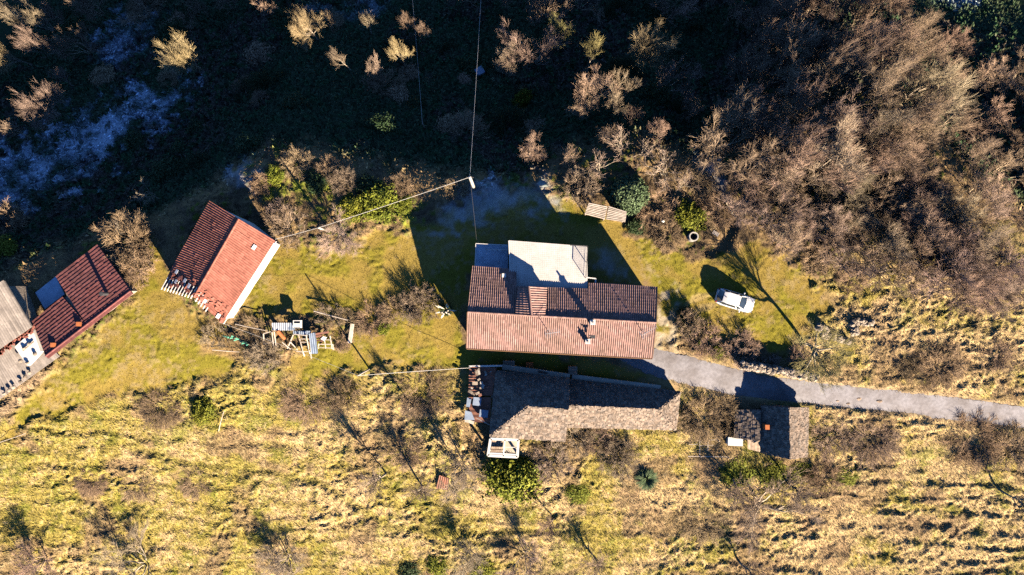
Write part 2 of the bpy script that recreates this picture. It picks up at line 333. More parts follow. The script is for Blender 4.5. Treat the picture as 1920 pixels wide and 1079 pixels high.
# road: a sheet over the ground
def road():
    tt = np.linspace(0, 1, 420); a = np.array(road_top, float); b = np.array(road_bot, float); k = np.linspace(0, 1, len(a))
    A = np.stack([np.interp(tt, k, a[:, i]) for i in (0, 1)], 1); B = np.stack([np.interp(tt, k, b[:, i]) for i in (0, 1)], 1)
    V = []; n = 11
    for i in range(420):
        wob = (vnoise(np.array([i * .09, i * .11]), np.array([3.0, 9.0]), 5) - .5) * 5 + (vnoise(np.array([i * .5, i * .6]), np.array([1.0, 7.0]), 6) - .5) * 3
        for j in range(n):
            s = j / (n - 1); p = A[i] * (1 - s) + B[i] * s; p = p + (B[i] - A[i]) / np.linalg.norm(B[i] - A[i]) * (wob[0] * (1 - s) + wob[1] * s)
            q = W(p[0], p[1], -.5); zz = float(macro(np.array(q[0]), np.array(q[1]))); q = W(p[0], p[1], zz)
            V.append((q[0], q[1], float(macro(np.array(q[0]), np.array(q[1]))) + .02 + .03 * math.sin(math.pi * s)))
    I = np.arange(420 * n).reshape(420, n)
    F = np.stack([I[:-1, :-1], I[1:, :-1], I[1:, 1:], I[:-1, 1:]], -1).reshape(-1, 4)[:, ::-1]
    tag(link('road', mesh_np('road', np.array(V), F, smooth=True), M['road']), kind='structure')
road()

# ---------------------------------------------------------------- grass and undergrowth (uncountable)
def scatter(name, n, mask, size, wid, lean, tint, cat_label, droop=(0, 0), cv=(.75, 1.22)):
    x = rng.uniform(-68, 68, n * 3); y = rng.uniform(-36, 46, n * 3)
    keep = samp(mask, x, y) > rng.random(n * 3); x = x[keep][:n]; y = y[keep][:n]; n = len(x)
    z = samp(ZG, x, y); c = samp(C, x, y) * tint * rng.uniform(*cv, (n, 1))
    a = rng.uniform(0, 2 * np.pi, n); L = size * rng.uniform(.5, 1.4, n); wd = wid * rng.uniform(.6, 1.4, n)
    dx = np.cos(a) * lean + droop[0]; dy = np.sin(a) * lean + droop[1]; hz = np.sqrt(np.clip(1.2 - dx * dx - dy * dy, .12, 1))
    b = np.stack([x, y, z - .02], -1); sd = np.stack([-np.sin(a), np.cos(a), 0 * a], -1) * wd[:, None] / 2
    tip = b + np.stack([dx, dy, hz], -1) * L[:, None]
    V = np.stack([b - sd, b + sd, tip], 1).reshape(-1, 3)
    me = mesh_np(name, V, np.arange(3 * n).reshape(n, 3), col=np.repeat(c, 3, 0))
    o = link(name, me, M['blades']); tag(o, cat_label, 'grass', kind='stuff'); return o
NF = (1 - z_flat) * (1 - z_frost) * (1 - z_gravel)
scatter('hay_grass', 300000, z_rough * NF, .34, .055, .8, 1.2, 'long straw and green grass of the rough field', (.05, -.3))
scatter('lawn_grass', 190000, z_lawn * NF, .10, .05, .5, 1.1, 'short yellowish lawn grass of the yard')
scatter('scrub_grass', 150000, (1 - z_lawn) * (1 - z_rough) * (1 - z_slope) * NF, .30, .05, .8, 1.1, 'brown scrubby grass along the crest')
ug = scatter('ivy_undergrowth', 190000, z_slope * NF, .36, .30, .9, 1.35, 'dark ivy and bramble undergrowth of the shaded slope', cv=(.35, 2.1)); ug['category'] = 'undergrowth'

# ---------------------------------------------------------------- vegetation prototypes
def norm(a): return a / np.maximum(np.linalg.norm(a, axis=-1, keepdims=True), 1e-9)
def grow(P, Rr, per, L, ang, up, wob, k, r, g, tmin=.25, taper=.3, lvar=.35):
    """children of the polylines P (n,m,3) with radii Rr (n,m)"""
    n, m, _ = P.shape; id_ = np.repeat(np.arange(n), per); N = len(id_)
    t = tmin + (1 - tmin) * g.random(N); f = t * (m - 1); i = np.minimum(f.astype(int), m - 2); u = (f - i)[:, None]
    p = P[id_, i] * (1 - u) + P[id_, i + 1] * u; d = norm(P[id_, i + 1] - P[id_, i])
    q = norm(np.cross(d, norm(g.normal(size=(N, 3))))); a = (ang * g.uniform(.6, 1.3, N))[:, None]
    nd = norm(d * np.cos(a) + q * np.sin(a) + np.array([0, 0, up])); ln = (L * g.uniform(1 - lvar, 1 + lvar, N) * (1.15 - .5 * t))[:, None]
    pts = [p]
    for s in range(k):
        p = p + nd * ln / k; pts.append(p); nd = norm(nd + wob * g.normal(size=(N, 3)) + np.array([0, 0, up * .35]))
    Q = np.stack(pts, 1); rp = np.minimum(r * g.uniform(.8, 1.2, N), Rr[id_, i])[:, None]
    return Q, rp * (1 - (1 - taper) * np.linspace(0, 1, k + 1))[None]
def tubes(sets):
    Vs, Fs, b = [], [], 0
    for Q, rr in sets:
        p0 = Q[:, :-1].reshape(-1, 3); p1 = Q[:, 1:].reshape(-1, 3); r0 = rr[:, :-1].reshape(-1, 1); r1 = rr[:, 1:].reshape(-1, 1)
        d = norm(p1 - p0); u = norm(np.cross(d, np.array([.37, .71, .59]))); v = np.cross(d, u); n = len(p0)
        ring = [math.cos(2 * math.pi * k / 3) * u + math.sin(2 * math.pi * k / 3) * v for k in range(3)]
        V = np.stack([p0 + r0 * q for q in ring] + [p1 + r1 * q for q in ring], 1)
        I = b + np.arange(n)[:, None] * 6
        Fs.append(np.concatenate([I + np.array([[k, (k + 1) % 3, 3 + (k + 1) % 3, 3 + k]]) for k in range(3)])); Vs.append(V.reshape(-1, 3)); b += n * 6
    return np.concatenate(Vs), np.concatenate(Fs)
def proto_tree(seed, h=8.0, trunk=.45, limbs=9, spread=.75, up=.12, tw=.015, n=(8, 7, 5), multi=1, lens=(.52, .30, .16, .085), wob=.10):
    g = np.random.default_rng(seed)
    base = []
    for i in range(multi):
        a = 2 * math.pi * i / multi + g.uniform(0, 1); s = .0 if multi == 1 else .28
        d = np.array([math.cos(a) * s, math.sin(a) * s, 1.0]); p = np.array([math.cos(a), math.sin(a), 0]) * (.0 if multi == 1 else .18); p[2] = -.4; pts = [p]
        for k in range(5): p = p + norm(d) * (h * trunk + .4) * (1 if multi == 1 else g.uniform(.8, 1.2)) / 5; pts.append(p); d = d + g.normal(size=3) * .10
        base.append(pts)
    T = np.array(base); Tr = np.repeat((np.linspace(.022, .010, 6) * h / (1 if multi == 1 else 1.5))[None], multi, 0)
    B1 = grow(T, Tr, max(2, limbs // multi), h * lens[0], spread, up * 2, wob, 5, .010 * h, g, .45 if multi == 1 else .3)
    B2 = grow(*B1, n[0], h * lens[1], .5, up, wob, 4, .034, g, .2)
    B3 = grow(*B2, n[1], h * lens[2], .48, up, wob * 1.3, 3, tw * 1.15, g, .2)
    B4 = grow(*B3, n[2], h * lens[3], .5, up, wob * 1.3, 2, tw, g, .15)
    return mesh_np('trunk', *tubes([(T, Tr), B1])), mesh_np('crown', *tubes([B2, B3, B4]))
def proto_shrub(seed, r=2.0, h=1.6, stems=70, n=(9, 7), tw=.016, arch=.0, up=.05):
    g = np.random.default_rng(seed); a = g.uniform(0, 2 * np.pi, stems); q = np.sqrt(g.random(stems))
    p = np.stack([np.cos(a) * q * r * .45, np.sin(a) * q * r * .45, np.full(stems, -.2)], -1)
    d = norm(np.stack([np.cos(a) * q * .95, np.sin(a) * q * .95, np.full(stems, h / r * .8)], -1) + g.normal(size=(stems, 3)) * .15); pts = [p]
    L = r * .85 * g.uniform(.75, 1.15, (stems, 1))
    for k in range(5): p = p + d * L / 5; pts.append(p); d = norm(d + g.normal(size=(stems, 3)) * .12 + np.array([0, 0, -arch]))
    B1 = (np.stack(pts, 1), np.repeat(np.linspace(.03, .015, 6)[None], stems, 0))
    B2 = grow(*B1, n[0], r * .42, .7, up - arch * .4, .2, 3, tw * 1.2, g, .2); B3 = grow(*B2, n[1], r * .2, .75, up, .25, 2, tw, g, .1)
    return mesh_np('shrub', *tubes([B1, B2, B3]))
def blob_pts(g, n, r, h, seed, rough=.35, shell=.55):
    d = norm(g.normal(size=(n, 3))); d[:, 2] = np.abs(d[:, 2]) * 1.0 - .15
    k = 1 + rough * (2 * fbm(d[:, 0] * 2.2 + 5, d[:, 1] * 2.2 + d[:, 2] * 1.7, seed, 4, .6) - 1)
    q = (shell + (1 - shell) * g.random(n) ** .6) * k
    return d * q[:, None] * np.array([r, r, h]), d
def leaf_quads(P, Dn, size, g, flat=.5):
    n = len(P); nr = norm(Dn * flat + g.normal(size=(n, 3)) * .7 + np.array([0, 0, .3])); u = norm(np.cross(nr, g.normal(size=(n, 3)))); v = np.cross(nr, u)
    s = (size * g.uniform(.5, 1.4, n))[:, None]
    V = np.stack([P - u * s * .5, P + v * s * .3 + nr * s * .12, P + u * s * .6, P - v * s * .3 + nr * s * .12], 1).reshape(-1, 3)
    return V, np.arange(4 * n).reshape(n, 4), g.random(n)
def proto_leafy(seed, r=2.0, h=1.8, n=5200, size=.20, rough=.45, shell=.5):
    g = np.random.default_rng(seed); P, D = blob_pts(g, n, r, h, seed, rough, shell); V, F, var = leaf_quads(P + np.array([0, 0, h * .12]), D, size, g)
    return mesh_np('foliage', V, F, var)
def proto_agave(seed):
    g = np.random.default_rng(seed); n = 420; V = []; a = g.uniform(0, 2 * np.pi, n); el = np.arccos(g.uniform(.05, 1, n)); L = g.uniform(1.1, 1.6, n)
    d = np.stack([np.cos(a) * np.sin(el), np.sin(a) * np.sin(el), np.cos(el)], -1); s = np.stack([-np.sin(a), np.cos(a), 0 * a], -1)
    p1 = d * (L * .55)[:, None]; p2 = d * L[:, None] - np.array([0, 0, .25]); z = np.array([0, 0, .1])
    V = np.stack([-s * .03 + z, s * .03 + z, p1 + s * .035 + z, p1 - s * .035 + z, p2 + z], 1).reshape(-1, 3); b = np.arange(n) * 5
    F = [(i, i + 1, i + 2, i + 3) for i in b] + [(i + 3, i + 2, i + 4) for i in b]
    return mesh_np('rosette', V, F, np.tile(g.random(n), 2))

TREES = {k: proto_tree(**a) for k, a in dict(
    vase1=dict(seed=1, h=8.5, trunk=.30, limbs=12, spread=.62, up=.10, n=(9, 8, 5)),
    vase2=dict(seed=2, h=9.0, trunk=.35, limbs=11, spread=.7, up=.06, n=(9, 8, 5)),
    wide1=dict(seed=3, h=8.0, trunk=.35, limbs=11, spread=1.0, up=.03, n=(9, 8, 5), wob=.16),
    multi1=dict(seed=4, h=7.5, trunk=.55, limbs=16, spread=.55, up=.10, multi=5, n=(6, 7, 5), lens=(.46, .27, .15, .085)),
    multi2=dict(seed=5, h=8.0, trunk=.6, limbs=18, spread=.6, up=.06, multi=4, n=(6, 7, 5), lens=(.42, .27, .15, .085), wob=.15),
    fig1=dict(seed=6, h=6.0, trunk=.35, limbs=14, spread=.75, up=.12, multi=3, n=(5, 3, 1), tw=.028, lens=(.5, .22, .10, .05), wob=.2),
    fig2=dict(seed=8, h=6.5, trunk=.38, limbs=16, spread=.8, up=.12, multi=4, n=(5, 3, 1), tw=.028, lens=(.48, .22, .10, .05), wob=.22),
    tall=dict(seed=21, h=11.0, trunk=.52, limbs=11, spread=.95, up=.05, n=(8, 6, 4), lens=(.34, .18, .10, .06), tw=.013),
    sparse=dict(seed=9, h=9.0, trunk=.55, limbs=9, spread=.5, up=.10, n=(7, 5, 3), tw=.014, lens=(.38, .22, .13, .08)),
).items()}
SHRUBS = dict(fuzz=proto_shrub(11, 2.0, 1.7, 70, (9, 7), tw=.014), fuzz2=proto_shrub(12, 2.0, 1.5, 56, (9, 7), up=.1, tw=.014),
              mound=proto_shrub(13, 2.0, 1.1, 80, (9, 6), arch=.13, tw=.016), mound2=proto_shrub(14, 2.0, 1.0, 66, (9, 6), arch=.16, tw=.016),
              thin=proto_shrub(15, 2.0, 2.0, 34, (8, 5), up=.12, tw=.015))
LEAFY = dict(round=proto_leafy(16, 2.0, 2.2, 6500, .20, .18, .7), loose=proto_leafy(17, 2.0, 1.7, 4200, .22, .6, .3), loose2=proto_leafy(18, 2.0, 1.3, 3600, .20, .75, .25))
TM = {}
def shared(me, m):
    k = (me.name, m.name)
    if k not in TM:
        c = me.copy(); c.materials.clear(); c.materials.append(m); TM[k] = c
    return TM[k]
TREE_SRC = {}
def tree(kind, px, py, rpx, tw, label, group=None, h=None, cat='tree', name='bare_tree', lean=0.0, upf=.6):
    """a bare tree whose crown shows at (px, py) with radius rpx"""
    h0 = {'vase1': 8.5, 'vase2': 9, 'wide1': 8, 'multi1': 7.5, 'multi2': 8, 'fig1': 6, 'fig2': 6.5, 'sparse': 9, 'tall': 11}[kind]
    rad = {'vase1': 4.2, 'vase2': 4.6, 'wide1': 4.6, 'multi1': 3.8, 'multi2': 4.0, 'fig1': 3.6, 'fig2': 3.9, 'sparse': 3.0, 'tall': 4.6}[kind]
    s = rpx / S / rad; sz = (h / h0) if h else max(s, .55)
    p = at(px, py, h0 * sz * upf)
    key = (kind, tw)
    if key not in TREE_SRC:
        r = thing(name, p, label, cat, group); t = link('trunk', shared(TREES[kind][0], M['bark'] if tw != 'twig_brown' else M['twig_tan']), None, r); c = link('crown', shared(TREES[kind][1], M[tw]), None, r); TREE_SRC[key] = (r, t, c)
    else:
        r0, t0, c0 = TREE_SRC[key]; r = r0.copy(); r.name = name; COL.objects.link(r)
        for o in (t0, c0): q = o.copy(); COL.objects.link(q); q.parent = r
        r['label'] = label; r['category'] = cat
        if group: r['group'] = group
        elif 'group' in r: del r['group']
    r.location = tuple(p); r.scale = (s, s, sz); a = random.uniform(0, 6.28)
    r.rotation_euler = (random.uniform(-.06, .06) + lean, random.uniform(-.06, .06), a); return r
def bush(me, mat, px, py, rpx, label, cat='shrub', name='bare_shrub', group=None, hz=1.0, upf=.5, squash=1.0):
    s = rpx / S / 2.0; p = at(px, py, 1.4 * s * hz * upf)
    o = link(name, shared(me, M[mat]), None, loc=p); o.scale = (s, s * squash, s * hz); o.rotation_euler = (0, 0, random.uniform(0, 6.28)); return tag(o, label, cat, group)

# ---------------------------------------------------------------- building pieces
def lerp(a, b, t): return a + (b - a) * t
def quadpt(Q, u, v): return lerp(lerp(Q[0], Q[1], u), lerp(Q[3], Q[2], u), v)     # Q: eave left, eave right, ridge right, ridge left
def qnormal(Q):
    n = np.cross(Q[1] - Q[0], Q[3] - Q[0]); n = n / np.linalg.norm(n); return n if n[2] > 0 else -n
def tiles(mb, Q, colw=.21, course=.34, amp=.036, step=.03, hole=None, seg=6, thick=.12, flat=False):
    """rows of curved tiles on the plane Q, laid course over course, on a thin deck"""
    Q = [np.array(q, float) for q in Q]; n = qnormal(Q)
    wid = max(np.linalg.norm(Q[1] - Q[0]), np.linalg.norm(Q[2] - Q[3])); hgt = np.linalg.norm((Q[3] + Q[2] - Q[0] - Q[1]) / 2)
    nc = max(2, int(wid / colw)); nr = max(1, int(round(hgt / course)))
    rr = np.random.default_rng(int(wid * 1000))
    dk = [q - n * .03 for q in Q]; lo = [q - n * (.03 + thick) for q in Q]
    if np.dot(np.cross(Q[1] - Q[0], Q[2] - Q[0]), n) < 0: dk = dk[::-1]; lo = lo[::-1]
    mb.hexa(lo + dk, .25)
    prof = [amp * math.cos(2 * math.pi * k / seg) for k in range(seg + 1)]
    for r in range(nr):
        v0, v1 = r / nr, (r + 1) / nr
        for c in range(nc):
            if hole and hole((c + .5) / nc, (r + .5) / nr): continue
            jit = rr.normal(0, .006) + (.03 if rr.random() < .02 else 0); var = float(np.clip(rr.normal(.5, .22), 0, 1)); V = []
            for k in range(seg + 1):
                u = (c + k / seg) / nc
                a = quadpt(Q, u, v0) + n * (prof[k] + step + jit); b = quadpt(Q, u, v1 + .02) + n * (prof[k] + jit * .5)
                V += [a - n * step * 1.1, a, b]
            Fs = []
            for k in range(seg):
                i = k * 3; Fs += [(i, i + 3, i + 4, i + 1), (i + 1, i + 4, i + 5, i + 2)]
            mb.add(V, Fs, var)
def ridge(mb, a, b, r=.12, n=10):
    a = np.array(a, float); b = np.array(b, float); L = np.linalg.norm(b - a); k = max(2, int(L / .42))
    for i in range(k):
        p, q = lerp(a, b, i / k), lerp(a, b, (i + 1.08) / k); mb.tube([p + [0, 0, .01], q], [r * 1.08, r * .92], 8)
def slabs(mb, Q, course=.22, sw=.27, seed=0, rag=.05):
    """overlapping split stone slabs on the plane Q"""
    Q = [np.array(q, float) for q in Q]; n = qnormal(Q); rr = random.Random(seed)
    hgt = np.linalg.norm((Q[3] + Q[2] - Q[0] - Q[1]) / 2); nr = int(hgt / course)
    for r in range(nr):
        v0 = r / nr; a = quadpt(Q, 0, v0); b = quadpt(Q, 1, v0); wid = np.linalg.norm(b - a); du = (b - a) / max(wid, 1e-6)
        up = (quadpt(Q, .5, v0 + .01) - quadpt(Q, .5, v0)); up = up - du * np.dot(up, du); up /= np.linalg.norm(up); x = 0
        while x < wid - .05:
            s = min(sw * rr.uniform(.55, 1.5), wid - x); L = course * rr.uniform(1.35, 1.8); th = rr.uniform(.03, .10)
            c0 = a + du * (x + rr.uniform(-.02, .02)) - up * rr.uniform(0, rag) + n * rr.uniform(.02, .06); tl = rr.uniform(-.07, .07)
            P = [c0, c0 + du * s * .97, c0 + du * s * rr.uniform(.86, .98) + up * L - n * .035, c0 + du * s * rr.uniform(.02, .12) + up * L - n * .035]
            P = [p + n * tl * (i in (1, 2)) * s for i, p in enumerate(P)]
            if rr.random() < .5: P[0] = P[0] + up * rr.uniform(0, .08)
            else: P[1] = P[1] + up * rr.uniform(0, .08)
            mb.hexa(P + [p + n * th for p in P], rr.random()); x += s
    dk = [q - n * .02 for q in Q]; lo = [q - n * .16 for q in Q]
    if np.dot(np.cross(Q[1] - Q[0], Q[2] - Q[0]), n) < 0: dk = dk[::-1]; lo = lo[::-1]
    mb.hexa(lo + dk, .1)
def prism(mb, base, z0, tops, var=.5):
    """walls over the plan polygon 'base' (ccw) from z0 up to the heights in tops"""
    n = len(base); V = [(p[0], p[1], z0) for p in base] + [(p[0], p[1], t) for p, t in zip(base, tops)]
    return mb.add(V, [tuple(range(n))[::-1], tuple(range(n, 2 * n))] + [(i, (i + 1) % n, n + (i + 1) % n, n + i) for i in range(n)], var)
def inset(P, d):
    P = [np.array(p[:2], float) for p in P]; c = sum(P) / len(P); out = []
    for p in P:
        v = c - p; out.append(p + v / np.linalg.norm(v) * d)
    return out
def opening(parent, root, a, b, t, zc, wd, ht, kind='window', m1='palewood', m2='glass'):
    """window or door with frame and pane on the wall line a->b (outside on the right hand)"""
    a = np.array(a[:2], float); b = np.array(b[:2], float); d = (b - a) / np.linalg.norm(b - a); nrm = np.array([d[1], -d[0]])
    c = lerp(a, b, t); ax = np.array([[d[0], d[1], 0], [nrm[0], nrm[1], 0], [0, 0, 1.0]]); C3 = np.array([c[0], c[1], zc])
    f = MB()
    for s in (-1, 1):
        f.box(C3 + ax[0] * s * (wd / 2 - .04) + ax[1] * .02, (.08, .10, ht), ax); f.box(C3 + ax[2] * s * (ht / 2 - .04) + ax[1] * .022, (wd - .16, .10, .08), ax)
    if kind == 'window': f.box(C3 + ax[1] * .018, (.05, .07, ht - .16), ax); f.box(C3 - ax[2] * (ht / 2 + .04) + ax[1] * .08, (wd + .2, .22, .07), ax)
    o = f.build(kind, M[m1], parent, root)
    g = MB().box(C3, (wd - .16, .03, ht - .16), ax); g.build('pane' if kind == 'window' else 'door_panel', M[m2], o, root)
def antenna(root, parent, base, hgt, dirv, n=7, boom=1.4):
    m = MB(); b = np.array(base, float); t = b + [0, 0, hgt]; m.tube([b - [0, 0, .3], t], .035, 6); d = np.array([dirv[0], dirv[1], 0]) / math.hypot(*dirv); s = np.array([-d[1], d[0], 0])
    m.tube([t - d * boom * .3 + [0, 0, -.1], t + d * boom * .7 + [0, 0, -.1]], .022, 5)
    for i in range(n):
        p = t + d * boom * (-.3 + i / (n - 1)) + [0, 0, -.1]; l = .42 - .02 * i; m.tube([p - s * l, p + s * l], .016, 4)
    for k in (-1, 1): p = t - d * boom * .3; m.box(p + [0, 0, -.1 + .14 * k], (.03, .8, .12), np.array([d, s, [0, 0, 1.0]]))
    m.tube([b + [0, 0, hgt * .6] - s * .5, b + [0, 0, hgt * .6] + s * .5], .02, 5)
    return m.build('antenna', M['metal'], parent, root)

# ---------------------------------------------------------------- main farmhouse
he, hr, hn, ht_ = 3.65, 5.2, 3.88, 3.92
mh = thing('farmhouse', W(1050, 585, 0), 'long farmhouse with pinkish brown tiled roof and pale paved terrace', 'house')
SW, SE = W(875, 653, he), W(1223, 672, he); RW, RE = W(877, 585, hr), W(1230, 605, hr)
NWc, NEc = W(886, 499, hn), W(1232, 538, hn)
N1, N2 = W(968, 508, hn), W(1104, 530, hn)                    # the north eave steps where the terrace begins and ends
def onN(px, py):                                              # point of the north roof plane showing at (px, py)
    n = qnormal([NWc, NEc, RE, RW]); z = 4.0
    for _ in range(60):
        p = W(px, py, z); z = .5 * z + .5 * (RW[2] - (n[0] * (p[0] - RW[0]) + n[1] * (p[1] - RW[1])) / n[2])
    return W(px, py, z)
roof = MB()
tiles(roof, [SW, SE, RE, RW]); 
a0, a1 = onN(886, 499), onN(968, 505); r1 = lerp(RW, RE, (968 - 877) / 353.)
tiles(roof, [a1, a0, RW, r1]); 
b0, b1 = onN(968, 537), onN(1104, 542); r2 = lerp(RW, RE, (1104 - 877) / 353.)
tiles(roof, [b1, b0, r1, r2])
c0, c1 = onN(1104, 531), onN(1232, 538); tiles(roof, [c1, c0, r2, RE])
rf = roof.build('roof', M['rooftile'], mh, mh)
rd = MB(); ridge(rd, RW + [0, 0, .05], RE + [0, 0, .05]); rd.build('ridge_tiles', M['rooftile'], rf, mh)
for e_a, r_a, e_b, o_ in ((SE, RE, c1, .04), (SW, RW, a0, -.04)):
    vg = MB(); vg.beam(e_a + [o_, 0, -.05], r_a + [o_, 0, -.05], .06, .14); vg.beam(r_a + [o_, 0, -.05], e_b + [o_, 0, -.05], .06, .14)
    vg.build('verge', M['shutter'], rf, mh)
gt = MB(); gt.tube([SW + [0, -.08, -.1], SE + [0, -.08, -.12]], .07, 8); gt.build('gutter', M['shutter'], mh, mh)
# walls
IN = .38
pw = [SW[:2] + [IN, IN], SE[:2] + [-IN, IN], RE[:2] + [-IN, 0], c1[:2] + [-IN, -IN], W(1104, 545, 3)[:2], W(968, 545, 3)[:2], W(968, 512, 3)[:2] + [0, -IN], a0[:2] + [IN, -IN], RW[:2] + [IN, 0]]
wl = MB(); prism(wl, pw, -1.2, [he - .1, he - .1, hr - .3, c1[2] - .15, b1[2] - .1, b0[2] - .1, a1[2] - .1, a0[2] - .15, hr - .3]); wl.build('wall', M['plaster'], mh, mh)
for t in (.12, .34, .72, .9): opening(mh, mh, pw[0], pw[1], t, 1.6, 1.0, 1.2)
opening(mh, mh, pw[0], pw[1], .52, 1.05, 1.1, 2.1, 'door', 'palewood', 'shutter')
opening(mh, mh, pw[1], pw[2], .6, 1.6, .9, 1.1); opening(mh, mh, pw[2], pw[3], .5, 1.6, .9, 1.1); opening(mh, mh, pw[8], pw[0], .5, 1.6, .9, 1.1)
# cross gable over the terrace door
gz_r = 5.9
gs, gn = W(997, 592, gz_r), W(992, 538, gz_r)
gW0, gW1 = W(967, 590, 5.35), W(971, 538, 5.0); gE0, gE1 = W(1022, 592, 5.35), W(1026, 540, 5.0)
dm = MB(); tiles(dm, [gW1, gW0, gs, gn], colw=.22, seg=4); tiles(dm, [gE0, gE1, gn, gs], colw=.22); ridge(dm, gs, gn, .11)
dmo = dm.build('dormer_roof', M['rooftile'], mh, mh)
dw = MB(); prism(dw, [gW1[:2] + [.15, -.05], gW0[:2] + [.15, .1], gE0[:2] + [-.15, .1], gE1[:2] + [-.15, -.05], gn[:2] + [0, -.05]], 3.0, [4.85, 5.15, 5.15, 4.85, 5.7]); dw.build('dormer_wall', M['plaster'], mh, mh)
# terraces
def slab(mb, px4, z, th, var=.5):
    P = [W(x, y, z) for x, y in px4]; P = P[::-1] if np.cross(P[1][:2] - P[0][:2], P[2][:2] - P[0][:2]) < 0 else P
    return mb.hexa([p - [0, 0, th] for p in P] + P, var)
tr = MB(); slab(tr, [(954, 451), (1101, 462), (1098, 545), (966, 545)], ht_ - .02, .3, .3); 
O = W(954, 451, ht_); U = W(1101, 462, ht_) - O; Vv = W(955, 545, ht_) - O; nu, nv = 42, 26
for i in range(nu):
    for j in range(nv):
        p = [O + U * (i + a) / nu + Vv * (j + b) / nv + [0, 0, .012] for a, b in ((.02, .02), (.98, .02), (.98, .98), (.02, .98))]
        tr.hexa([q - [0, 0, .02] for q in p][::-1] + p[::-1], random.uniform(.5, .68))
tro = tr.build('terrace', M['terrace'], mh, mh)
tw_ = MB(); prism(tw_, [W(x, y, ht_)[:2] for x, y in ((966, 540), (1096, 540), (1098, 465), (957, 454))], -1.0, [ht_ - .3] * 4); tw_.build('terrace_wall', M['plaster'], mh, mh)
lt = MB(); slab(lt, [(892, 457), (953, 459), (952, 508), (890, 505)], 1.9, .25); lt.build('lower_terrace', M['frostslab'], mh, mh)
lw_ = MB(); prism(lw_, [W(x, y, 1.9)[:2] for x, y in ((893, 503), (950, 504), (950, 462), (895, 460))], -1.0, [1.65] * 4); lw_.build('lower_terrace_wall', M['concrete'], mh, mh)
def railing(name, pts, z, h=.95, m='metal', every=1.0, bars=True, cap=.05):
    mb = MB(); 
    for a, b in zip(pts[:-1], pts[1:]):
        A, B = W(*a, z), W(*b, z); L = np.linalg.norm(B - A); n = max(1, int(L / every)); up = np.array([0, 0, h])
        mb.beam(A + up, B + up, cap); mb.beam(A + [0, 0, .12], B + [0, 0, .12], .025)
        for i in range(n + 1): p = lerp(A, B, i / n); mb.beam(p, p + up, .045)
        if bars:
            k = int(L / .13)
            for i in range(k): p = lerp(A, B, (i + .5) / k); mb.beam(p + [0, 0, .12], p + up, .014)
    return mb.build(name, M[m], mh, mh)
railing('railing', [(1097, 521), (1100, 463), (1070, 461)], ht_, 1.0, 'iron', 1.2)
railing('railing', [(954, 452), (956, 497)], ht_, .18, 'white', 1.0, False, .08)
railing('railing', [(953, 461), (893, 458), (891, 503)], 1.9, .9, 'white', .8)
railing('railing', [(952, 470), (912, 469)], 1.9, .9, 'white', .5)
pr = MB(); pr.beam(W(1101, 521, 3.66), W(1117, 523, 3.66), .12, .3); pr.beam(W(1117, 523, 3.66), W(1116, 531, 3.66), .12, .3); pr.build('parapet', M['white'], mh, mh)
ev = MB(); tiles(ev, [W(1115, 530, 2.85), W(1208, 536, 2.85), W(1208, 540, 3.0), W(1115, 534, 3.0)][::-1], course=.3); ev.build('lean_to_eave', M['rooftile'], mh, mh)
def chimney(p, w_, h_, capw, m='plaster', name='chimney', pot=True):
    q = np.array(p, float); mb = MB(); mb.box(q + [0, 0, h_ / 2 - .3], (w_, w_, h_ + .6)); mb.box(q + [0, 0, h_ + .04], (capw, capw, .08))
    c = mb.build(name, M[m], rf, mh)
    if pot:
        t = MB(); t.tube([q + [0, 0, h_ + .08], q + [0, 0, h_ + .42]], [w_ * .3, w_ * .25], 10); t.build('chimney_pot', M['concrete'], c, mh)
chimney(W(1110, 604, 5.35), .42, .75, .5, 'white'); chimney(W(1101, 640, 4.6), .36, .55, .5, 'white'); chimney(W(945, 517, 3.8), .34, .3, .4, 'white', pot=False)
cw = MB(); q = W(1106, 634, 4.95); cw.tube([q, q + [.25, .12, .45]], .1, 8); cw.box(q + [.28, .14, .5], (.42, .34, .1)); cw.tube([q + [.28, .14, .5], q + [-.2, .3, .55]], .07, 6); cw.build('chimney_cowl', M['iron'], rf, mh)
antenna(mh, rf, W(1029, 623, 4.85), 1.9, (1, .15)); antenna(mh, rf, W(1204, 622, 4.9), 2.1, (.85, .5), 9, 1.7)

# ---------------------------------------------------------------- red barn with the broken roof
ba = thing('barn', at(405, 495), 'barn with bright red broken tiled roof and exposed white battens left of the lawn', 'barn')
be, br = 3.0, 4.4
bN, bW = W(393, 377, be), W(303, 538, be); bE, bS = W(516, 452, be), W(417, 607, be); r0, r1b = W(448, 411, br), W(364, 557, br)
def holeNW(u, v): return (u > .90 and v < .97) or (u > .84 and vnoise(np.array(u * 40.), np.array(v * 16.), 3) > .70)
def holeSE(u, v): return (u < .075 and .52 < v < .98) or (.05 < u < .12 and .12 < v < .9 and vnoise(np.array(u * 50.), np.array(v * 12.), 4) > .5) or (.88 < u < .93 and .48 < v < .78 and vnoise(np.array(u * 40.), np.array(v * 18.), 8) > .45)
b1_ = MB(); tiles(b1_, [bN, bW, r1b, r0], colw=.24, course=.36, amp=.03, step=.035, hole=holeNW, thick=.05)
br1 = b1_.build('roof', M['redtile'], ba, ba)
b2_ = MB(); tiles(b2_, [bS, bE, r0, r1b], colw=.24, course=.36, amp=.025, step=.04, hole=holeSE, thick=.05); ridge(b2_, r0, r1b, .10)
br2 = b2_.build('roof', M['redtile'], ba, ba)
nN = qnormal([bN, bW, r1b, r0]); nS = qnormal([bS, bE, r0, r1b])
for i in range(11):
    bt = MB(); v = .04 + i * .09; p = quadpt([bN, bW, r1b, r0], .885, v) + nN * .02; q = quadpt([bN, bW, r1b, r0], 1.03, v) + nN * .02; bt.beam(p, q, .085, .08); bt.build('batten', M['white'], ba, ba)
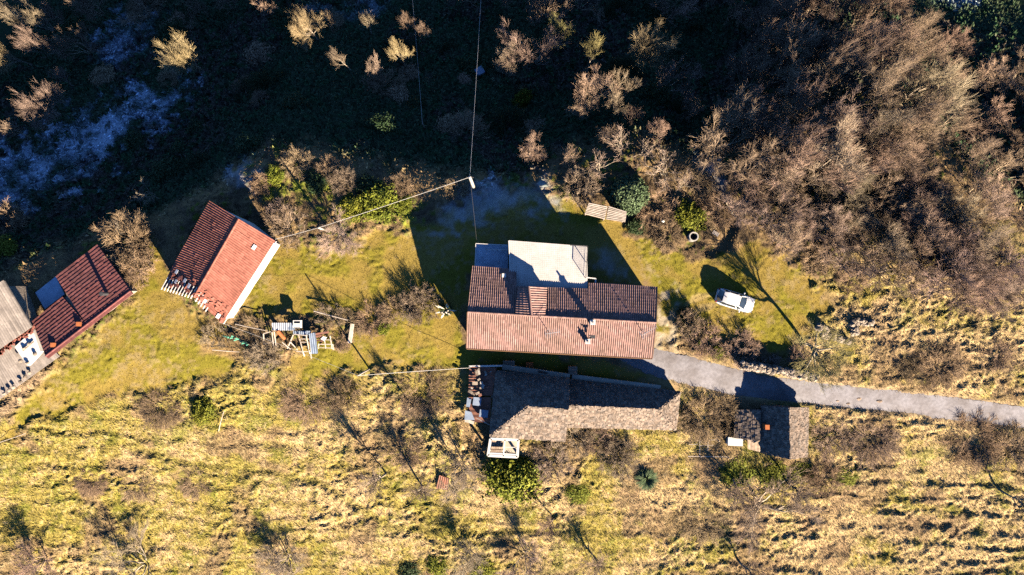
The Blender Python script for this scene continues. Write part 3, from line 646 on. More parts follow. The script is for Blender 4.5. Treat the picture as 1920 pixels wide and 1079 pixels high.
for i in range(5):
    bt = MB(); v = .55 + i * .09; p = quadpt([bS, bE, r0, r1b], -.03, v) + nS * .02; q = quadpt([bS, bE, r0, r1b], .09, v) + nS * .02; bt.beam(p, q, .085, .08); bt.build('batten', M['white'], ba, ba)
for i in range(64):                                         # slipped and broken tiles lying on the slopes
    Q, n = ([bN, bW, r1b, r0], nN) if random.random() < .5 else ([bS, bE, r0, r1b], nS)
    u = random.uniform(.80, .97) if n is nN else random.uniform(.01, .16); p = quadpt(Q, u, random.uniform(.05, .95)) + n * random.uniform(.07, .14)
    a = random.uniform(0, 6.28); e1 = np.array([math.cos(a), math.sin(a), 0]); e1 = e1 - n * np.dot(e1, n); e1 /= np.linalg.norm(e1); nn = n + np.array([random.uniform(-.3, .3) for _ in range(3)]); nn = nn - e1 * np.dot(nn, e1); nn /= np.linalg.norm(nn)
    MB().box(p, (random.uniform(.25, .5), random.uniform(.15, .28), .03), np.array([e1, np.cross(nn, e1), nn])).build('broken_tile', M['redtile'], br1 if n is nN else br2, ba)
for (Q, n, u, v, s) in (([bN, bW, r1b, r0], nN, .80, .2, .45), ([bN, bW, r1b, r0], nN, .86, .55, .45), ([bN, bW, r1b, r0], nN, .9, .33, .4), ([bN, bW, r1b, r0], nN, .9, .72, .5), ([bS, bE, r0, r1b], nS, .05, .7, .4), ([bS, bE, r0, r1b], nS, .03, .2, .5), ([bS, bE, r0, r1b], nS, .83, .35, .5)):
    p = quadpt(Q, u, v) + n * .13; e1 = norm(Q[1] - Q[0]); MB().box(p, (s, s * .7, .025), np.array([e1, np.cross(n, e1), n])).build('roof_pane', M['sheet'], br1 if n is nN else br2, ba)
cB = (bN + bE + bS + bW) / 4
wp = [lerp(p, cB, .075)[:2] for p in (bW, bS, bE, bN)]; mS = (wp[0] + wp[1]) / 2; mN = (wp[2] + wp[3]) / 2
bw = MB(); prism(bw, [wp[0], lerp(r1b, cB, .02)[:2], wp[1], wp[2], lerp(r0, cB, .02)[:2], wp[3]], -1.0, [be - .12, br - .25, be - .12, be - .12, br - .25, be - .12]); bwo = bw.build('wall', M['white'], ba, ba)
opening(ba, ba, wp[0], wp[1], .5, 1.6, .9, .9)
fas = MB(); fas.beam(bS + [.08, -.05, -.1], bE + [.08, -.05, -.1], .05, .16); fas.build('fascia', M['white'], ba, ba)

# ---------------------------------------------------------------- maroon tiled shed and grey roofed building at the left edge
sh = thing('shed', at(160, 570), 'low shed with maroon ribbed roof and stove pipe left of the barn', 'shed')
z1, z2, z3 = 2.7, 1.3, 1.7
Ra, Rm, Rb = W(86, 668, z1), W(163, 609, z1), W(245, 546, z1)
m_ = MB(); QA = [W(105, 519, z2), W(183, 459, z2), Rb, Rm]; QB = [W(61, 603, z3), W(118, 557, z3), Rm, Ra]
for Q in (QA, QB): tiles(m_, Q, colw=.30, course=.40, amp=.008, step=.075, seg=4)
d_ = norm(np.array([.6, -.8, 0])); f1 = [Ra + d_ * .34 + [0, 0, -.04], Rb + d_ * .34 + [0, 0, -.04], Rb, Ra]
tiles(m_, f1, colw=.30, course=.5, amp=.02, step=.02)
sro = m_.build('roof', M['darktile'], sh, sh); rr_ = MB(); ridge(rr_, Ra + [0, 0, .04], Rb + [0, 0, .04], .1); rr_.build('ridge_tiles', M['darktile'], sro, sh)
cS = (Ra + Rb + QA[0] + QA[1]) / 4
sw_ = MB(); wpl = [lerp(p, cS, .14)[:2] for p in (Ra, Rb, QA[1], QA[0], QB[1], QB[0])]; prism(sw_, wpl, -6.0, [z1 - .2, z1 - .2, z2 - .2, z2 - .15, z3 - .15, z3 - .2]); sw_.build('wall', M['wallstone'], sh, sh)
opening(sh, sh, wpl[0], wpl[1], .35, .9, 1.0, 1.9, 'door', 'oldwood', 'shutter')
pn = MB(); slab(pn, [(66, 549), (104, 519), (121, 552), (84, 580)], .35, .12); pn.build('frosted_panel', M['frostslab'], sh, sh)
pp = MB(); q = W(204, 551, 2.2); pp.tube([q, q + [0, 0, 1.25]], .19, 12); pp.tube([q + [0, 0, 1.25], q + [0, 0, 1.33]], [.23, .22], 12); pp.tube([q + [0, 0, 1.30], q + [0, 0, 1.345]], .15, 12); pp.build('stove_pipe', M['iron'], sro, sh)
vv = MB(); 
for x, y in ((102, 647), (150, 608)): q = W(x, y, 2.55); vv.box(q, (.45, .35, .35)); vv.box(q + [0, 0, .2], (.55, .45, .06))
vv.build('roof_vents', M['orange'], sro, sh)
gb = thing('outbuilding', at(15, 625), 'weathered outbuilding with grey corrugated sheet roof cut by the left frame edge', 'outbuilding')
def corr(mb, Q, rib=.26, amp=.035):
    tiles(mb, Q, colw=rib, course=2.2, amp=amp, step=.02, seg=4)
g1 = MB(); corr(g1, [W(-40, 682, 2.5), W(60, 613, 2.5), W(8, 527, 3.4), W(-100, 590, 3.4)]); g1.build('roof', M['fibre'], gb, gb)
g2 = MB(); corr(g2, [W(-30, 770, 1.3), W(112, 668, 1.3), W(66, 618, 1.9), W(-60, 702, 1.9)]); g2.build('lean_to_roof', M['fibre'], gb, gb)
g3 = MB(); prism(g3, [p[:2] for p in (W(-36, 672, 2.5), W(48, 611, 2.5), W(4, 537, 3.4), W(-95, 592, 3.4))], -5, [2.3, 2.3, 3.2, 3.2]); prism(g3, [p[:2] for p in (W(-35, 748, 1.3), W(90, 666, 1.3), W(56, 626, 1.9), W(-50, 704, 1.9))], -3, [1.1, 1.1, 1.65, 1.65]); g3.build('wall', M['wallstone'], gb, gb)
g4 = MB(); slab(g4, [(27, 651), (62, 620), (76, 660), (52, 686)], 2.15, .5); g4.build('flat_roof', M['white'], gb, gb)
g5 = MB()
for i in range(34):
    t = random.random(); q = W(-4 + 66 * t + random.uniform(-3, 3), 664 - 47 * t + random.uniform(-3, 6), 2.35); a = random.uniform(0, 3); g5.box(q, (.4, .2, .07), np.array([[math.cos(a), math.sin(a), 0], [-math.sin(a), math.cos(a), 0], [0, 0, 1.]]))
g5.build('broken_tiles', M['redtile'], gb, gb)
for i, (x, y) in enumerate(((57, 645), (47, 653), (67, 664), (53, 681), (40, 677))):
    q = W(x, y, 2.16); top(MB().lump(q + [0, 0, .14], .22, i), 'stone', M['wallstone'], q, 'dark stone weighing down the white flat roof at the left edge', 'stone', 'stones on the white flat roof')
for i, (x, y) in enumerate(((56, 699), (48, 707), (40, 716), (26, 726), (18, 732), (9, 738))):
    q = W(x, y, 1.55); top(MB().lump(q + [0, 0, .1], .22, i + 9), 'stone', M['wallstone'], q, 'stone weighing down the lower edge of the grey corrugated lean-to roof', 'stone', 'stones on the corrugated lean-to roof')
q = W(52, 650, 2.2); top(MB().beam(W(43, 658, 2.3), W(63, 641, 2.3), .1), 'plank', M['oldwood'], q, 'short wooden plank lying across the white flat roof at the left edge', 'plank')

# ---------------------------------------------------------------- stone roofed ruin south of the farmhouse
ru = thing('stone_house', at(1070, 765), 'old two part house with mossy grey stone slab roofs below the pinkish farmhouse', 'house')
ve, vr, ve2, vr2 = 1.6, 4.7, .7, 3.0
A_NW, A_NE, A_SE, A_SW = W(931, 696, ve), W(1068, 709, ve), W(1060, 828, ve), W(918, 818, ve); A_RW, A_RE = W(990, 762, vr), W(1067, 768, vr)
sr = MB(); slabs(sr, [A_SW, A_SE, A_RE, A_RW], seed=1); slabs(sr, [A_NE, A_NW, A_RW, A_RE], seed=2); slabs(sr, [A_NW, A_SW, A_RW, A_RW + [.02, .02, 0]], seed=3)
sr.build('roof', M['stone'], ru, ru)
B_NW, B_NE, B_SE, B_SW = W(1068, 712, ve2), W(1275, 735, ve2), W(1267, 806, ve2), W(1062, 801, ve2); B_RW, B_RE = W(1066, 760, vr2), W(1236, 767, vr2)
s2 = MB(); slabs(s2, [B_SW, B_SE, B_RE, B_RW], seed=4); slabs(s2, [B_NE, B_NW, B_RW, B_RE], seed=5); slabs(s2, [B_SE, B_NE, B_RE + [.02, .02, 0], B_RE], seed=6)
s2.build('roof', M['stone'], ru, ru)
ww = MB(); cA = (A_NW + A_NE + A_SE + A_SW) / 4; pa = [lerp(p, cA, .05)[:2] for p in (A_SW, A_SE, A_NE, A_NW)]; prism(ww, pa, -3.5, [ve - .15] * 4)
ww.add([(*pa[1], ve - .15), (*pa[2], ve - .15), (*(A_RE[:2] + [-.1, 0]), vr - .2)], [(0, 1, 2)])
ww.build('wall', M['plaster'], ru, ru)
w2 = MB(); cB_ = (B_NW + B_NE + B_SE + B_SW) / 4; pb = [lerp(p, cB_, .03)[:2] for p in (B_SW, B_SE, B_NE, B_NW)]; pb[0][0] = pb[3][0] = pa[1][0] + .02
prism(w2, pb, -3.5, [ve2 - .15] * 4); w2.build('wall', M['wallstone'], ru, ru)
# pale strip of coping along the north wall, visible above the eave
st = MB(); st.beam(W(942, 688, .7), W(1068, 706, .7), .55, .5); st.beam(W(1072, 706, .3), W(1238, 727, .3), .5, .4); st.build('wall_ledge', M['plaster'], ru, ru)
gr_ = MB()
for i in range(9): q = lerp(W(1010, 697, 1.0), W(1026, 700, 1.0), i / 8); gr_.box(q, (.05, .25, .05))
gr_.build('vent_grille', M['iron'], ru, ru)
for t in (.25, .7): opening(ru, ru, pa[0], pa[1], t, -.3, .8, 1.0, 'window', 'oldwood'); opening(ru, ru, pb[0], pb[1], t, -.5, .8, .9, 'window', 'oldwood')
ch = MB(); q = W(1045, 793, 3.1); ch.box(q + [0, 0, -.1], (.35, .3, .9)); ch.build('chimney', M['plaster'], ru, ru)
ch = MB(); q = W(1133, 762, 2.65); ch.box(q + [0, 0, -.05], (.5, .45, .5)); ch.build('chimney', M['wallstone'], ru, ru)
# enclosed balcony with white frame
bk = MB(); z = .8
c4 = [W(920, 823, z), W(972, 825, z), W(970, 857, z), W(915, 854, z)]
prism(bk, [p[:2] for p in c4[::-1]], -4.0, [z - 1.7] * 4); bk.build('balcony_base', M['plaster'], ru, ru)
wf = MB(); 
for a, b in zip(c4, c4[1:] + c4[:1]): wf.beam(a, b, .28, .25)
wf.beam(lerp(c4[0], c4[1], .52), lerp(c4[3], c4[2], .52), .14, .25); wf.beam(lerp(c4[3], c4[2], .05) + [0, .2, 0], lerp(c4[3], c4[2], .95) + [0, .2, 0], .25, .2); wf.beam(lerp(c4[0], c4[3], .45) * .45 + lerp(c4[1], c4[2], .45) * .55, lerp(c4[1], c4[2], .45), .07)
for p in c4: wf.beam(p - [0, 0, 1.8], p, .2)
wf.build('balcony_frame', M['white'], ru, ru)
bx = thing('wooden_crate', W(934, 838, -.9), 'brown slatted wooden cabinet lying inside the white framed balcony', 'cabinet'); t_ = MB()
for i in range(6): p, q = W(925 + 3.6 * i, 826, .4), W(922 + 3.6 * i, 845, 0); t_.beam(p, q, .17, .06)
t_.beam(W(921, 845, 0), W(941, 846, 0), .3, .25); t_.build('lid', M['oldwood'], bx, bx); t_ = MB(); t_.hexa([W(922, 847, -.9), W(941, 848, -.9), W(944, 828, -.9), W(927, 827, -.9), W(922, 846, -.1), W(941, 847, -.1), W(944, 827, .2), W(927, 826, .2)]); t_.build('body', M['oldwood'], bx, bx)
# collapsed red porch
po = thing('collapsed_porch', at(900, 740), 'collapsed lean-to with reddish roof sheets and debris at the west end of the stone house', 'lean-to')
p1 = MB(); corr(p1, [W(878, 742, .5), W(880, 687, .5), W(930, 690, 1.3), W(922, 742, 1.3)], .3); p1.build('roof', M['rust'], po, po)
p1 = MB(); corr(p1, [W(876, 792, -.1), W(878, 745, .3), W(920, 745, 1.0), W(918, 792, .7)], .5, .02); p1.build('roof', M['rust'], po, po)
p1 = MB(); prism(p1, [W(x, y, 1)[:2] for x, y in ((882, 742), (918, 742), (918, 690), (884, 690))], -3, [.2, .9, .9, .2]); p1.build('wall', M['wallstone'], po, po)
p1 = MB(); p1.beam(W(880, 687, .7), W(942, 686, 1.3), .16, .3); p1.build('parapet', M['white'], po, po)
for i in range(26): q = W(random.uniform(882, 926), random.uniform(690, 745), 1.4); a = random.uniform(0, 3); MB().box(q + [0, 0, -.3 + .015 * (q[0] + 4)], (random.uniform(.2, .6), random.uniform(.15, .45), .06), np.array([[math.cos(a), math.sin(a), 0], [-math.sin(a), math.cos(a), 0], [0, 0, 1.]])).build('debris', M[random.choice(['concrete', 'rust', 'wallstone'])], po, po)
p1 = MB(); slab(p1, [(888, 745), (903, 746), (901, 762), (886, 760)], .95, .06); slab(p1, [(876, 746), (884, 747), (881, 764), (874, 763)], .6, .06); slab(p1, [(872, 770), (884, 773), (890, 788), (871, 788)], .5, .06); slab(p1, [(900, 768), (916, 770), (914, 784), (898, 782)], 1.05, .06); p1.build('sheets', M['bluesheet'], po, po)
p1 = MB(); p1.beam(W(872, 788, .2), W(889, 793, .2), .35, .3); p1.beam(W(893, 784, 1.1), W(918, 797, 1.3), .08); p1.build('beam', M['palewood'], po, po)
for px, py, zz, sx, sy, m, nm, lab in ((954, 685, 1.0, 1.25, .95, 'oldwood', 'pallet', 'grey brown wooden pallet by the north wall corner of the stone house'), (993, 685, .6, .75, .6, 'orange', 'wooden_crate', 'small orange brown crate on the shaded lane between the two houses'), (1074, 695, 1.1, .95, .85, 'oldwood', 'wooden_crate', 'dark wooden hutch beside the ledge where the two stone roofs meet')):
    q = at(px, py, zz); r_ = thing(nm, q, lab, 'pallet' if nm == 'pallet' else 'crate'); mb = MB(); 
    for i in range(6): mb.box(q + [0, sy * (-.5 + (i + .5) / 6), zz], (sx, sy / 6 * .8, .05))
    mb.build('lid', M[m], r_, r_); mb = MB(); mb.box(q + [0, 0, zz / 2 - .06], (sx * .9, sy * .9, zz)); mb.build('body', M[m], r_, r_)

# ---------------------------------------------------------------- stone hut by the road
hu = thing('stone_hut', at(1470, 810), 'small stone slab roofed hut beside the road with a lower roof on its west side', 'hut')
e_, r_z, zb = .1, 2.4, -4
hA = [W(1426, 849, e_), W(1427, 760, e_), W(1479, 764, r_z), W(1481, 862, r_z)]
hB = [W(1516, 764, e_), W(1513, 857, e_), W(1481, 862, r_z), W(1479, 764, r_z)]
q_ = MB(); slabs(q_, hA, .20, .24, 7, .04); slabs(q_, hB, .20, .22, 8, .04); q_.build('roof', M['stone'], hu, hu)
q_ = MB(); slabs(q_, [W(1376, 822, -.6), W(1378, 768, -.6), W(1424, 768, .5), W(1424, 827, .5)], .2, .25, 9, .05); q_.build('lower_roof', M['stone'], hu, hu)
q_ = MB(); prism(q_, [p[:2] for p in (W(1432, 845, .1), W(1481, 857, 2), W(1508, 853, .1), W(1510, 768, .1), W(1479, 768, 2), W(1433, 764, .1))], zb, [e_ - .1, r_z - .25, e_ - .1, e_ - .1, r_z - .25, e_ - .1]); prism(q_, [p[:2] for p in (W(1380, 818, -.6), W(1428, 824, .5), W(1428, 771, .5), W(1382, 772, -.6))], zb, [-.75, .35, .35, -.75]); q_.build('wall', M['wallstone'], hu, hu)
opening(hu, hu, W(1508, 853, .1), W(1510, 768, .1), .5, -.9, .9, 1.5, 'door', 'oldwood', 'shutter')
q_ = MB(); q = W(1436, 800, .9); q_.box(q, (.45, .5, .9)); q_.build('chimney', M['orange'], hu, hu)
q_ = MB(); corr(q_, [W(1402, 842, -1.2), W(1426, 848, -1.0), W(1426, 826, -.1), W(1402, 824, -.3)], .15, .012); q_.build('shed_roof', M['oldwood'], hu, hu)
q = at(1381, 830, 1.2); wb = thing('storage_box', q, 'white box standing in the grass at the corner of the stone hut', 'box'); ax = np.array([[1, -.05, 0], [.05, 1, 0], [0, 0, 1.]])
q_ = MB(); q_.box(q + [0, 0, .3], (1.5, .8, 1.0), ax); q_.build('body', M['white'], wb, wb); q_ = MB(); q_.box(q + [0, 0, .83], (1.6, .9, .07), ax); q_.build('lid', M['white'], wb, wb)

# ---------------------------------------------------------------- wood shelter on the crest
ws = thing('wood_shelter', at(1135, 398), 'little shelter with pale ribbed plank roof tucked beside the round evergreen bush', 'shelter')
for (a, b, c, d) in (((1096, 402), (1134, 412), (1139, 387), (1104, 380)), ((1136, 412), (1172, 417), (1175, 397), (1141, 386))):
    P = [W(*a, 1.7), W(*b, 1.7), W(*c, 2.1), W(*d, 2.1)]; mb = MB(); n = qnormal(P); sd = MB().hexa([p - n * .1 for p in P] + P, .2).build('roof', M['shutter'], ws, ws)
    for i in range(8): v = (i + .5) / 8; mb = MB(); mb.beam(quadpt(P, 0, v) + n * .06, quadpt(P, 1, v) + n * .06, .09, .12); mb.build('batten', M['palewood'], sd, ws)
mb = MB()
for x, y in ((1100, 400), (1134, 410), (1170, 414), (1106, 384), (1172, 398)): q = W(x, y, 1.6); mb.beam([q[0], q[1], -2.5], q, .12)
mb.build('posts', M['oldwood'], ws, ws)

# ---------------------------------------------------------------- white car
def car():
    p = at(1379, 564, .75); p[2] = gz(p[0], p[1]) + .02
    r = thing('car', p, 'white hatchback car parked on the grass right of the farmhouse', 'car'); r.rotation_euler = (0, 0, R(-17)); ORG[r.name] = np.zeros(3)
    ORG['_car'] = np.zeros(3)
    def put(mb, name, m, parent=None, smooth=False):
        me = mesh_np(name, np.array(mb.v), mb.f, mb.var, smooth=smooth); o = link(name, me, M[m], parent or r)
        if smooth:
            b = o.modifiers.new('bevel', 'BEVEL'); b.width = .03; b.segments = 2; b.limit_method = 'ANGLE'; b.angle_limit = R(40)
        return o
    # lower body lofted from tail (-x) to nose (+x): x, half width, sill z, belt z
    st = [(-2.05, .62, .42, .80), (-1.98, .76, .30, .90), (-1.6, .86, .22, .97), (-.8, .885, .20, .97), (.4, .885, .20, .96), (1.0, .88, .22, .93), (1.5, .85, .24, .84), (1.85, .76, .30, .73), (2.02, .60, .36, .62), (2.08, .42, .40, .56)]
    V = []; F = []
    for x, hw, z0, z1 in st:
        V += [(x, -hw * .92, z0), (x, -hw, (z0 + z1) * .5), (x, -hw * .97, z1 - .08), (x, -hw * .88, z1), (x, 0, z1 + .04), (x, hw * .88, z1), (x, hw * .97, z1 - .08), (x, hw, (z0 + z1) * .5), (x, hw * .92, z0)]
    n = 9
    for i in range(len(st) - 1): F += [(i * n + k, i * n + (k + 1) % n, (i + 1) * n + (k + 1) % n, (i + 1) * n + k)[::-1] for k in range(n)]
    F += [tuple(range(n)), tuple(range((len(st) - 1) * n, len(st) * n))[::-1]]
    body = put(MB().add(V, F), 'body', 'carpaint', smooth=True)
    # cabin: belt outline and roof outline
    bl = [(-1.95, .70), (-1.2, .80), (.3, .80), (1.05, .70)]; rf_ = [(-1.55, .55), (-1.0, .62), (-.1, .62), (.28, .54)]
    zb = [.92, .97, .96, .91]; zr = [1.40, 1.48, 1.47, 1.42]
    L = lambda i, s, t, o=0: np.array([lerp(bl[i][0], rf_[i][0], t) , s * (lerp(bl[i][1], rf_[i][1], t) + o), lerp(zb[i], zr[i], t)])
    rv = MB(); P = [L(i, -1, 1) for i in range(4)] + [L(i, 1, 1) for i in range(3, -1, -1)]
    Pt = [p * [1, .93, 1] + [0, 0, .05] for p in P]; c = [np.array([-1.3, 0, 1.50]), np.array([-.5, 0, 1.54]), np.array([.1, 0, 1.51])]
    rv.add(P + Pt, [tuple(range(8))[::-1]] + [(i, (i + 1) % 8, 8 + (i + 1) % 8, 8 + i) for i in range(8)] + [tuple(range(8, 16))]); put(rv, 'roof', 'carpaint', smooth=True)
    for s in (-1, 1):
        sd = MB(); Q = [L(i, s, .0) for i in range(4)] + [L(i, s, 1) for i in range(3, -1, -1)]; I = [q * [1, .93, 1] for q in Q]
        sd.add(Q + I, [tuple(range(8)) if s < 0 else tuple(range(8))[::-1], tuple(range(8, 16))] + [(i, (i + 1) % 8, 8 + (i + 1) % 8, 8 + i) for i in range(8)]); sw = put(sd, 'side_window', 'glass')
        pl = MB()
        for i in (1, 2): pl.beam(L(i, s, 0, .012), L(i, s, 1, .012), .07, .03)
        pl.beam(L(0, s, 0, .01), L(0, s, 1, .01), .12, .05); pl.beam(L(3, s, 0, .01), L(3, s, 1, .01), .09, .05); put(pl, 'pillars', 'carpaint', sw)
    for i, nm in ((3, 'windshield'), (0, 'rear_window')):
        q = [L(i, -1, .02, -.02), L(i, 1, .02, -.02), L(i, 1, .98, -.02), L(i, -1, .98, -.02)]; sg = 1 if i == 3 else -1
        mid = [lerp(q[0], q[1], .5) + [.14 * sg, 0, .0], lerp(q[3], q[2], .5) + [.07 * sg, 0, .01]]
        put(MB().add([q[0], mid[0], q[1], q[2], mid[1], q[3]], [(0, 1, 4, 5), (1, 2, 3, 4)] if sg > 0 else [(5, 4, 1, 0), (4, 3, 2, 1)]).add([x - [.05 * sg, 0, .05] for x in (q[0], mid[0], q[1], q[2], mid[1], q[3])], [(5, 4, 1, 0), (4, 3, 2, 1)]), nm, 'glass')
    for x in (-1.28, 1.28):
        for s in (-1, 1):
            w_ = MB().tube([(x, s * .68, .31), (x, s * .90, .31)], .31, 18); wh = put(w_, 'wheel', 'tyre'); put(MB().tube([(x, s * .89, .31), (x, s * .912, .31)], .19, 14), 'rim', 'metal', wh)
    for s in (-1, 1):
        put(MB().box((1.80, s * .64, .665), (.34, .22, .12), var=.5), 'headlight', 'metal'); put(MB().box((-1.95, s * .68, .86), (.18, .16, .22)), 'taillight', 'redlamp')
        put(MB().lump((.62, s * 1.0, .98), .12, 3, (.8, 1.1, .7)), 'mirror', 'carpaint', smooth=True)
    put(MB().hexa([(-1.36, -.02, 1.5), (-1.16, -.02, 1.5), (-1.16, .02, 1.5), (-1.36, .02, 1.5), (-1.38, -.01, 1.64), (-1.32, -.01, 1.62), (-1.32, .01, 1.62), (-1.38, .01, 1.64)]), 'antenna', 'iron')
    put(MB().box((-2.03, 0, .52), (.10, 1.3, .22)), 'bumper', 'carpaint', smooth=True); put(MB().box((2.06, 0, .44), (.06, .8, .14)), 'grille', 'iron')
    put(MB().box((.92, 0, .955), (.10, 1.25, .03)), 'wiper_cowl', 'iron')
car()

# ---------------------------------------------------------------- poles and cables
def pole(px, py, hgt, r, mat, label, tilt=(0, 0), arm=True):
    b = at(px, py); t = b + [tilt[0], tilt[1], hgt]; o = thing('utility_pole', b, label, 'pole')
    MB().tube([b - [0, 0, .6], lerp(b, t, .5), t], [r * 1.35, r * 1.15, r], 10).build('pole_shaft', M[mat], o, o, smooth=True)
    if arm:
        mb = MB(); mb.beam(t + [-.35, 0, -.25], t + [.35, 0, -.25], .07)
        for s in (-.3, 0, .3): mb.tube([t + [s, 0, -.22], t + [s, 0, .02]], [.05, .035], 7)
        mb.build('crossarm', M['iron'] if mat != 'palewood' else M['oldwood'], o, o)
    return t
def cable(a, b, sag, r, label, name='cable', cat='cable', mat='wire'):
    n = 24; pts = [lerp(a, b, i / n) - np.array([0, 0, 4 * sag * (i / n) * (1 - i / n)]) for i in range(n + 1)]
    return top(MB().tube(pts, r, 5), name, M[mat], a, label, cat)
t1 = pole(889, 354, 7.6, .14, 'concrete', 'pale concrete utility pole on the dark crest above the farmhouse where the cables meet')
t2 = pole(618, 434, 4.2, .09, 'palewood', 'slim pale pole rising through the pink bare tree under the long cable', arm=False)
t3 = pole(693, 692, 5.6, .07, 'palewood', 'thin wooden pole on the lawn west of the stone house holding its cable', arm=False)
t4 = pole(797, 241, 2.4, .05, 'oldwood', 'thin dark pole with a lit tip alone in the shaded ivy slope', arm=False)
pB = W(516, 449, 3.3)
cable(t1, t2, .25, .017, 'bright thick cable from the crest pole across to the slim pale pole'); cable(t2, pB, .1, .016, 'short bright cable from the slim pale pole to the red barn corner')
cable(t1, W(905, -60, -12), .6, .015, 'bright cable running from the crest pole straight up out of the frame'); pass
cable(t4, W(768, -60, -14), .5, .012, 'faint cable from the lone dark pole up to the top edge'); cable(t1 + [0, 0, -.4], W(894, 455, 2.2), .3, .012, 'faint cable from the crest pole down to the shaded lower terrace', mat='iron')
cable(t3, W(882, 690, .9), .15, .02, 'pale cable from the thin lawn pole to the parapet of the collapsed porch'); cable(t3, W(410, 604, 3.6), .5, .012, 'faint cable from the thin lawn pole over the junk pile to the barn')

# ---------------------------------------------------------------- junk by the barn
gh = thing('collapsed_greenhouse', at(565, 640), 'collapsed greenhouse skeleton of pale timber posts in the junk pile below the barn', 'greenhouse')
def bm(mb, a, b, za, zb, s=.09): za, zb = za * .6, zb * .6; p = at(a[0], a[1], za); q = at(b[0], b[1], zb); p[2] += za; q[2] += zb; mb.beam(p, q, s)
mb = MB()
for a, b, za, zb in (((494, 626), (509, 622), 1.6, 1.6), ((494, 626), (495, 644), 1.6, .1), ((510, 623), (514, 658), 1.9, .2), ((514, 622), (519, 657), 1.9, .2), ((495, 645), (513, 642), .5, .5), ((550, 628), (539, 654), 1.5, .3), ((544, 641), (558, 656), 1.2, .3), ((529, 642), (545, 655), .9, .3)): bm(mb, a, b, za, zb)
mb.build('doorway_posts', M['palewood'], gh, gh); mb = MB()
for a, b, za, zb in (((560, 628), (568, 659), 1.8, 1.1), ((574, 628), (581, 664), 1.8, 1.1), ((551, 627), (577, 630), 1.8, 1.8), ((564, 642), (579, 642), 1.5, 1.5), ((556, 659), (584, 660), .9, .9), ((568, 660), (571, 668), 1.1, .1), ((582, 660), (584, 672), 1.1, .1), ((562, 636), (578, 636), 1.6, 1.6)): bm(mb, a, b, za, zb)
mb.build('middle_frame', M['palewood'], gh, gh); mb = MB()
for a, b, za, zb in (((599, 646), (624, 646), 1.2, 1.2), ((606, 637), (621, 638), 1.4, 1.4), ((598, 652), (623, 653), 1.0, 1.0), ((619, 630), (623, 655), 1.4, 1.0), ((608, 634), (611, 654), 1.4, 1.0), ((598, 644), (597, 654), 1.1, .9), ((624, 646), (626, 656), 1.0, .1)): bm(mb, a, b, za, zb)
mb.build('bed_frame', M['palewood'], gh, gh); mb = MB()
for a, b, za, zb in (((592, 627), (617, 623), 1.3, 1.3), ((590, 632), (604, 630), 1.2, 1.2), ((594, 639), (606, 637), .9, .9), ((600, 644), (606, 639), .9, .9)): bm(mb, a, b, za, zb, .2)
mb.build('planks', M['rust'], gh, gh)
def lay(name, px4, z, mat, label, cat, ribs=True):
    z = z * .6; P = [at(*p, z) + [0, 0, z] for p in px4]; zz = np.mean([p[2] for p in P]); 
    for p in P: p[2] = zz + (p[2] - zz) * .3
    mb = MB()
    if ribs: corr(mb, P, .2, .025)
    else: n = qnormal(P); P = P if np.cross(P[1][:2] - P[0][:2], P[2][:2] - P[0][:2]) > 0 else P[::-1]; mb.hexa([p - n * .05 for p in P] + P)
    return top(mb, name, M[mat], np.mean(P, 0), label, cat)
lay('corrugated_sheet', [(510, 620), (552, 620), (552, 606), (510, 606)], 1.5, 'sheet', 'white corrugated metal sheet lying flat on the junk pile below the barn', 'metal sheet')
lay('corrugated_sheet', [(532, 619), (552, 619), (552, 606), (532, 606)], 1.56, 'bluesheet', 'bluish corrugated sheet overlapping the white sheet beneath the white tub', 'metal sheet')
lay('corrugated_sheet', [(550, 628), (582, 628), (582, 621), (550, 621)], 1.3, 'bluesheet', 'narrow dark blue grey sheet above the middle timber frame of the junk pile', 'metal sheet')
lay('corrugated_sheet', [(584, 664), (596, 663), (590, 625), (579, 627)], 1.5, 'bluesheet', 'long upright blue grey sheet leaning between the timber frames', 'metal sheet')
lay('board', [(601, 636), (608, 640), (613, 633), (606, 631)], 1.5, 'white', 'small white board lying on the right hand timber frame', 'board', False)
q = at(558, 608, 1.1); tb = thing('bathtub', q, 'white plastic tub standing on the bluish sheet of the junk pile', 'tub')
mb = MB(); c = q + [0, 0, .92]; 
for dx, dy, sx, sy in ((-.37, 0, .08, .80), (.37, 0, .08, .80), (0, -.36, .66, .08), (0, .36, .66, .08)): mb.box(c + [dx, dy, .2], (sx, sy, .45))
mb.box(c, (.7, .7, .08)); mb.box(c + [0, -.14, .39], (.68, .46, .07)); mb.build('tub_body', M['white'], tb, tb); mb = MB(); mb.tube([q - [0, 0, .1], c], .12, 6); mb.build('stand', M['concrete'], tb, tb)
a = at(518, 621, 1.2); b = at(532, 636, .8); top(MB().tube([a + [0, 0, .8], lerp(a, b, .8) + [0, 0, .6], b + [0, 0, .5]], .2, 10), 'clay_pipe', M['orange'], b, 'thick orange clay pipe lying slanted in the junk pile', 'pipe')
nv_ = MB()
for i in range(9):
    p = at(416 + 5 * i, 630 + .8 * i * i * .25, .5); nv_.tube([p + [0, 0, .3], p + [random.uniform(.1, .5), random.uniform(-.4, .1), .5 + random.random() * .3], p + [.6, -.2, .15]], [.05, .1, .03], 5)
top(nv_, 'garden_net', M['netgreen'], at(430, 635), 'torn green netting draped on the scrub below the barn corner', 'netting')
def log(a, b, z, r, mat, label, name='log', cat='log'):
    p, q = at(*a), at(*b); return top(MB().tube([p + [0, 0, z], lerp(p, q, .5) + [0, 0, z + .1], q + [0, 0, z]], [r, r * .9, r * .6], 7), name, M[mat], p, label, cat)
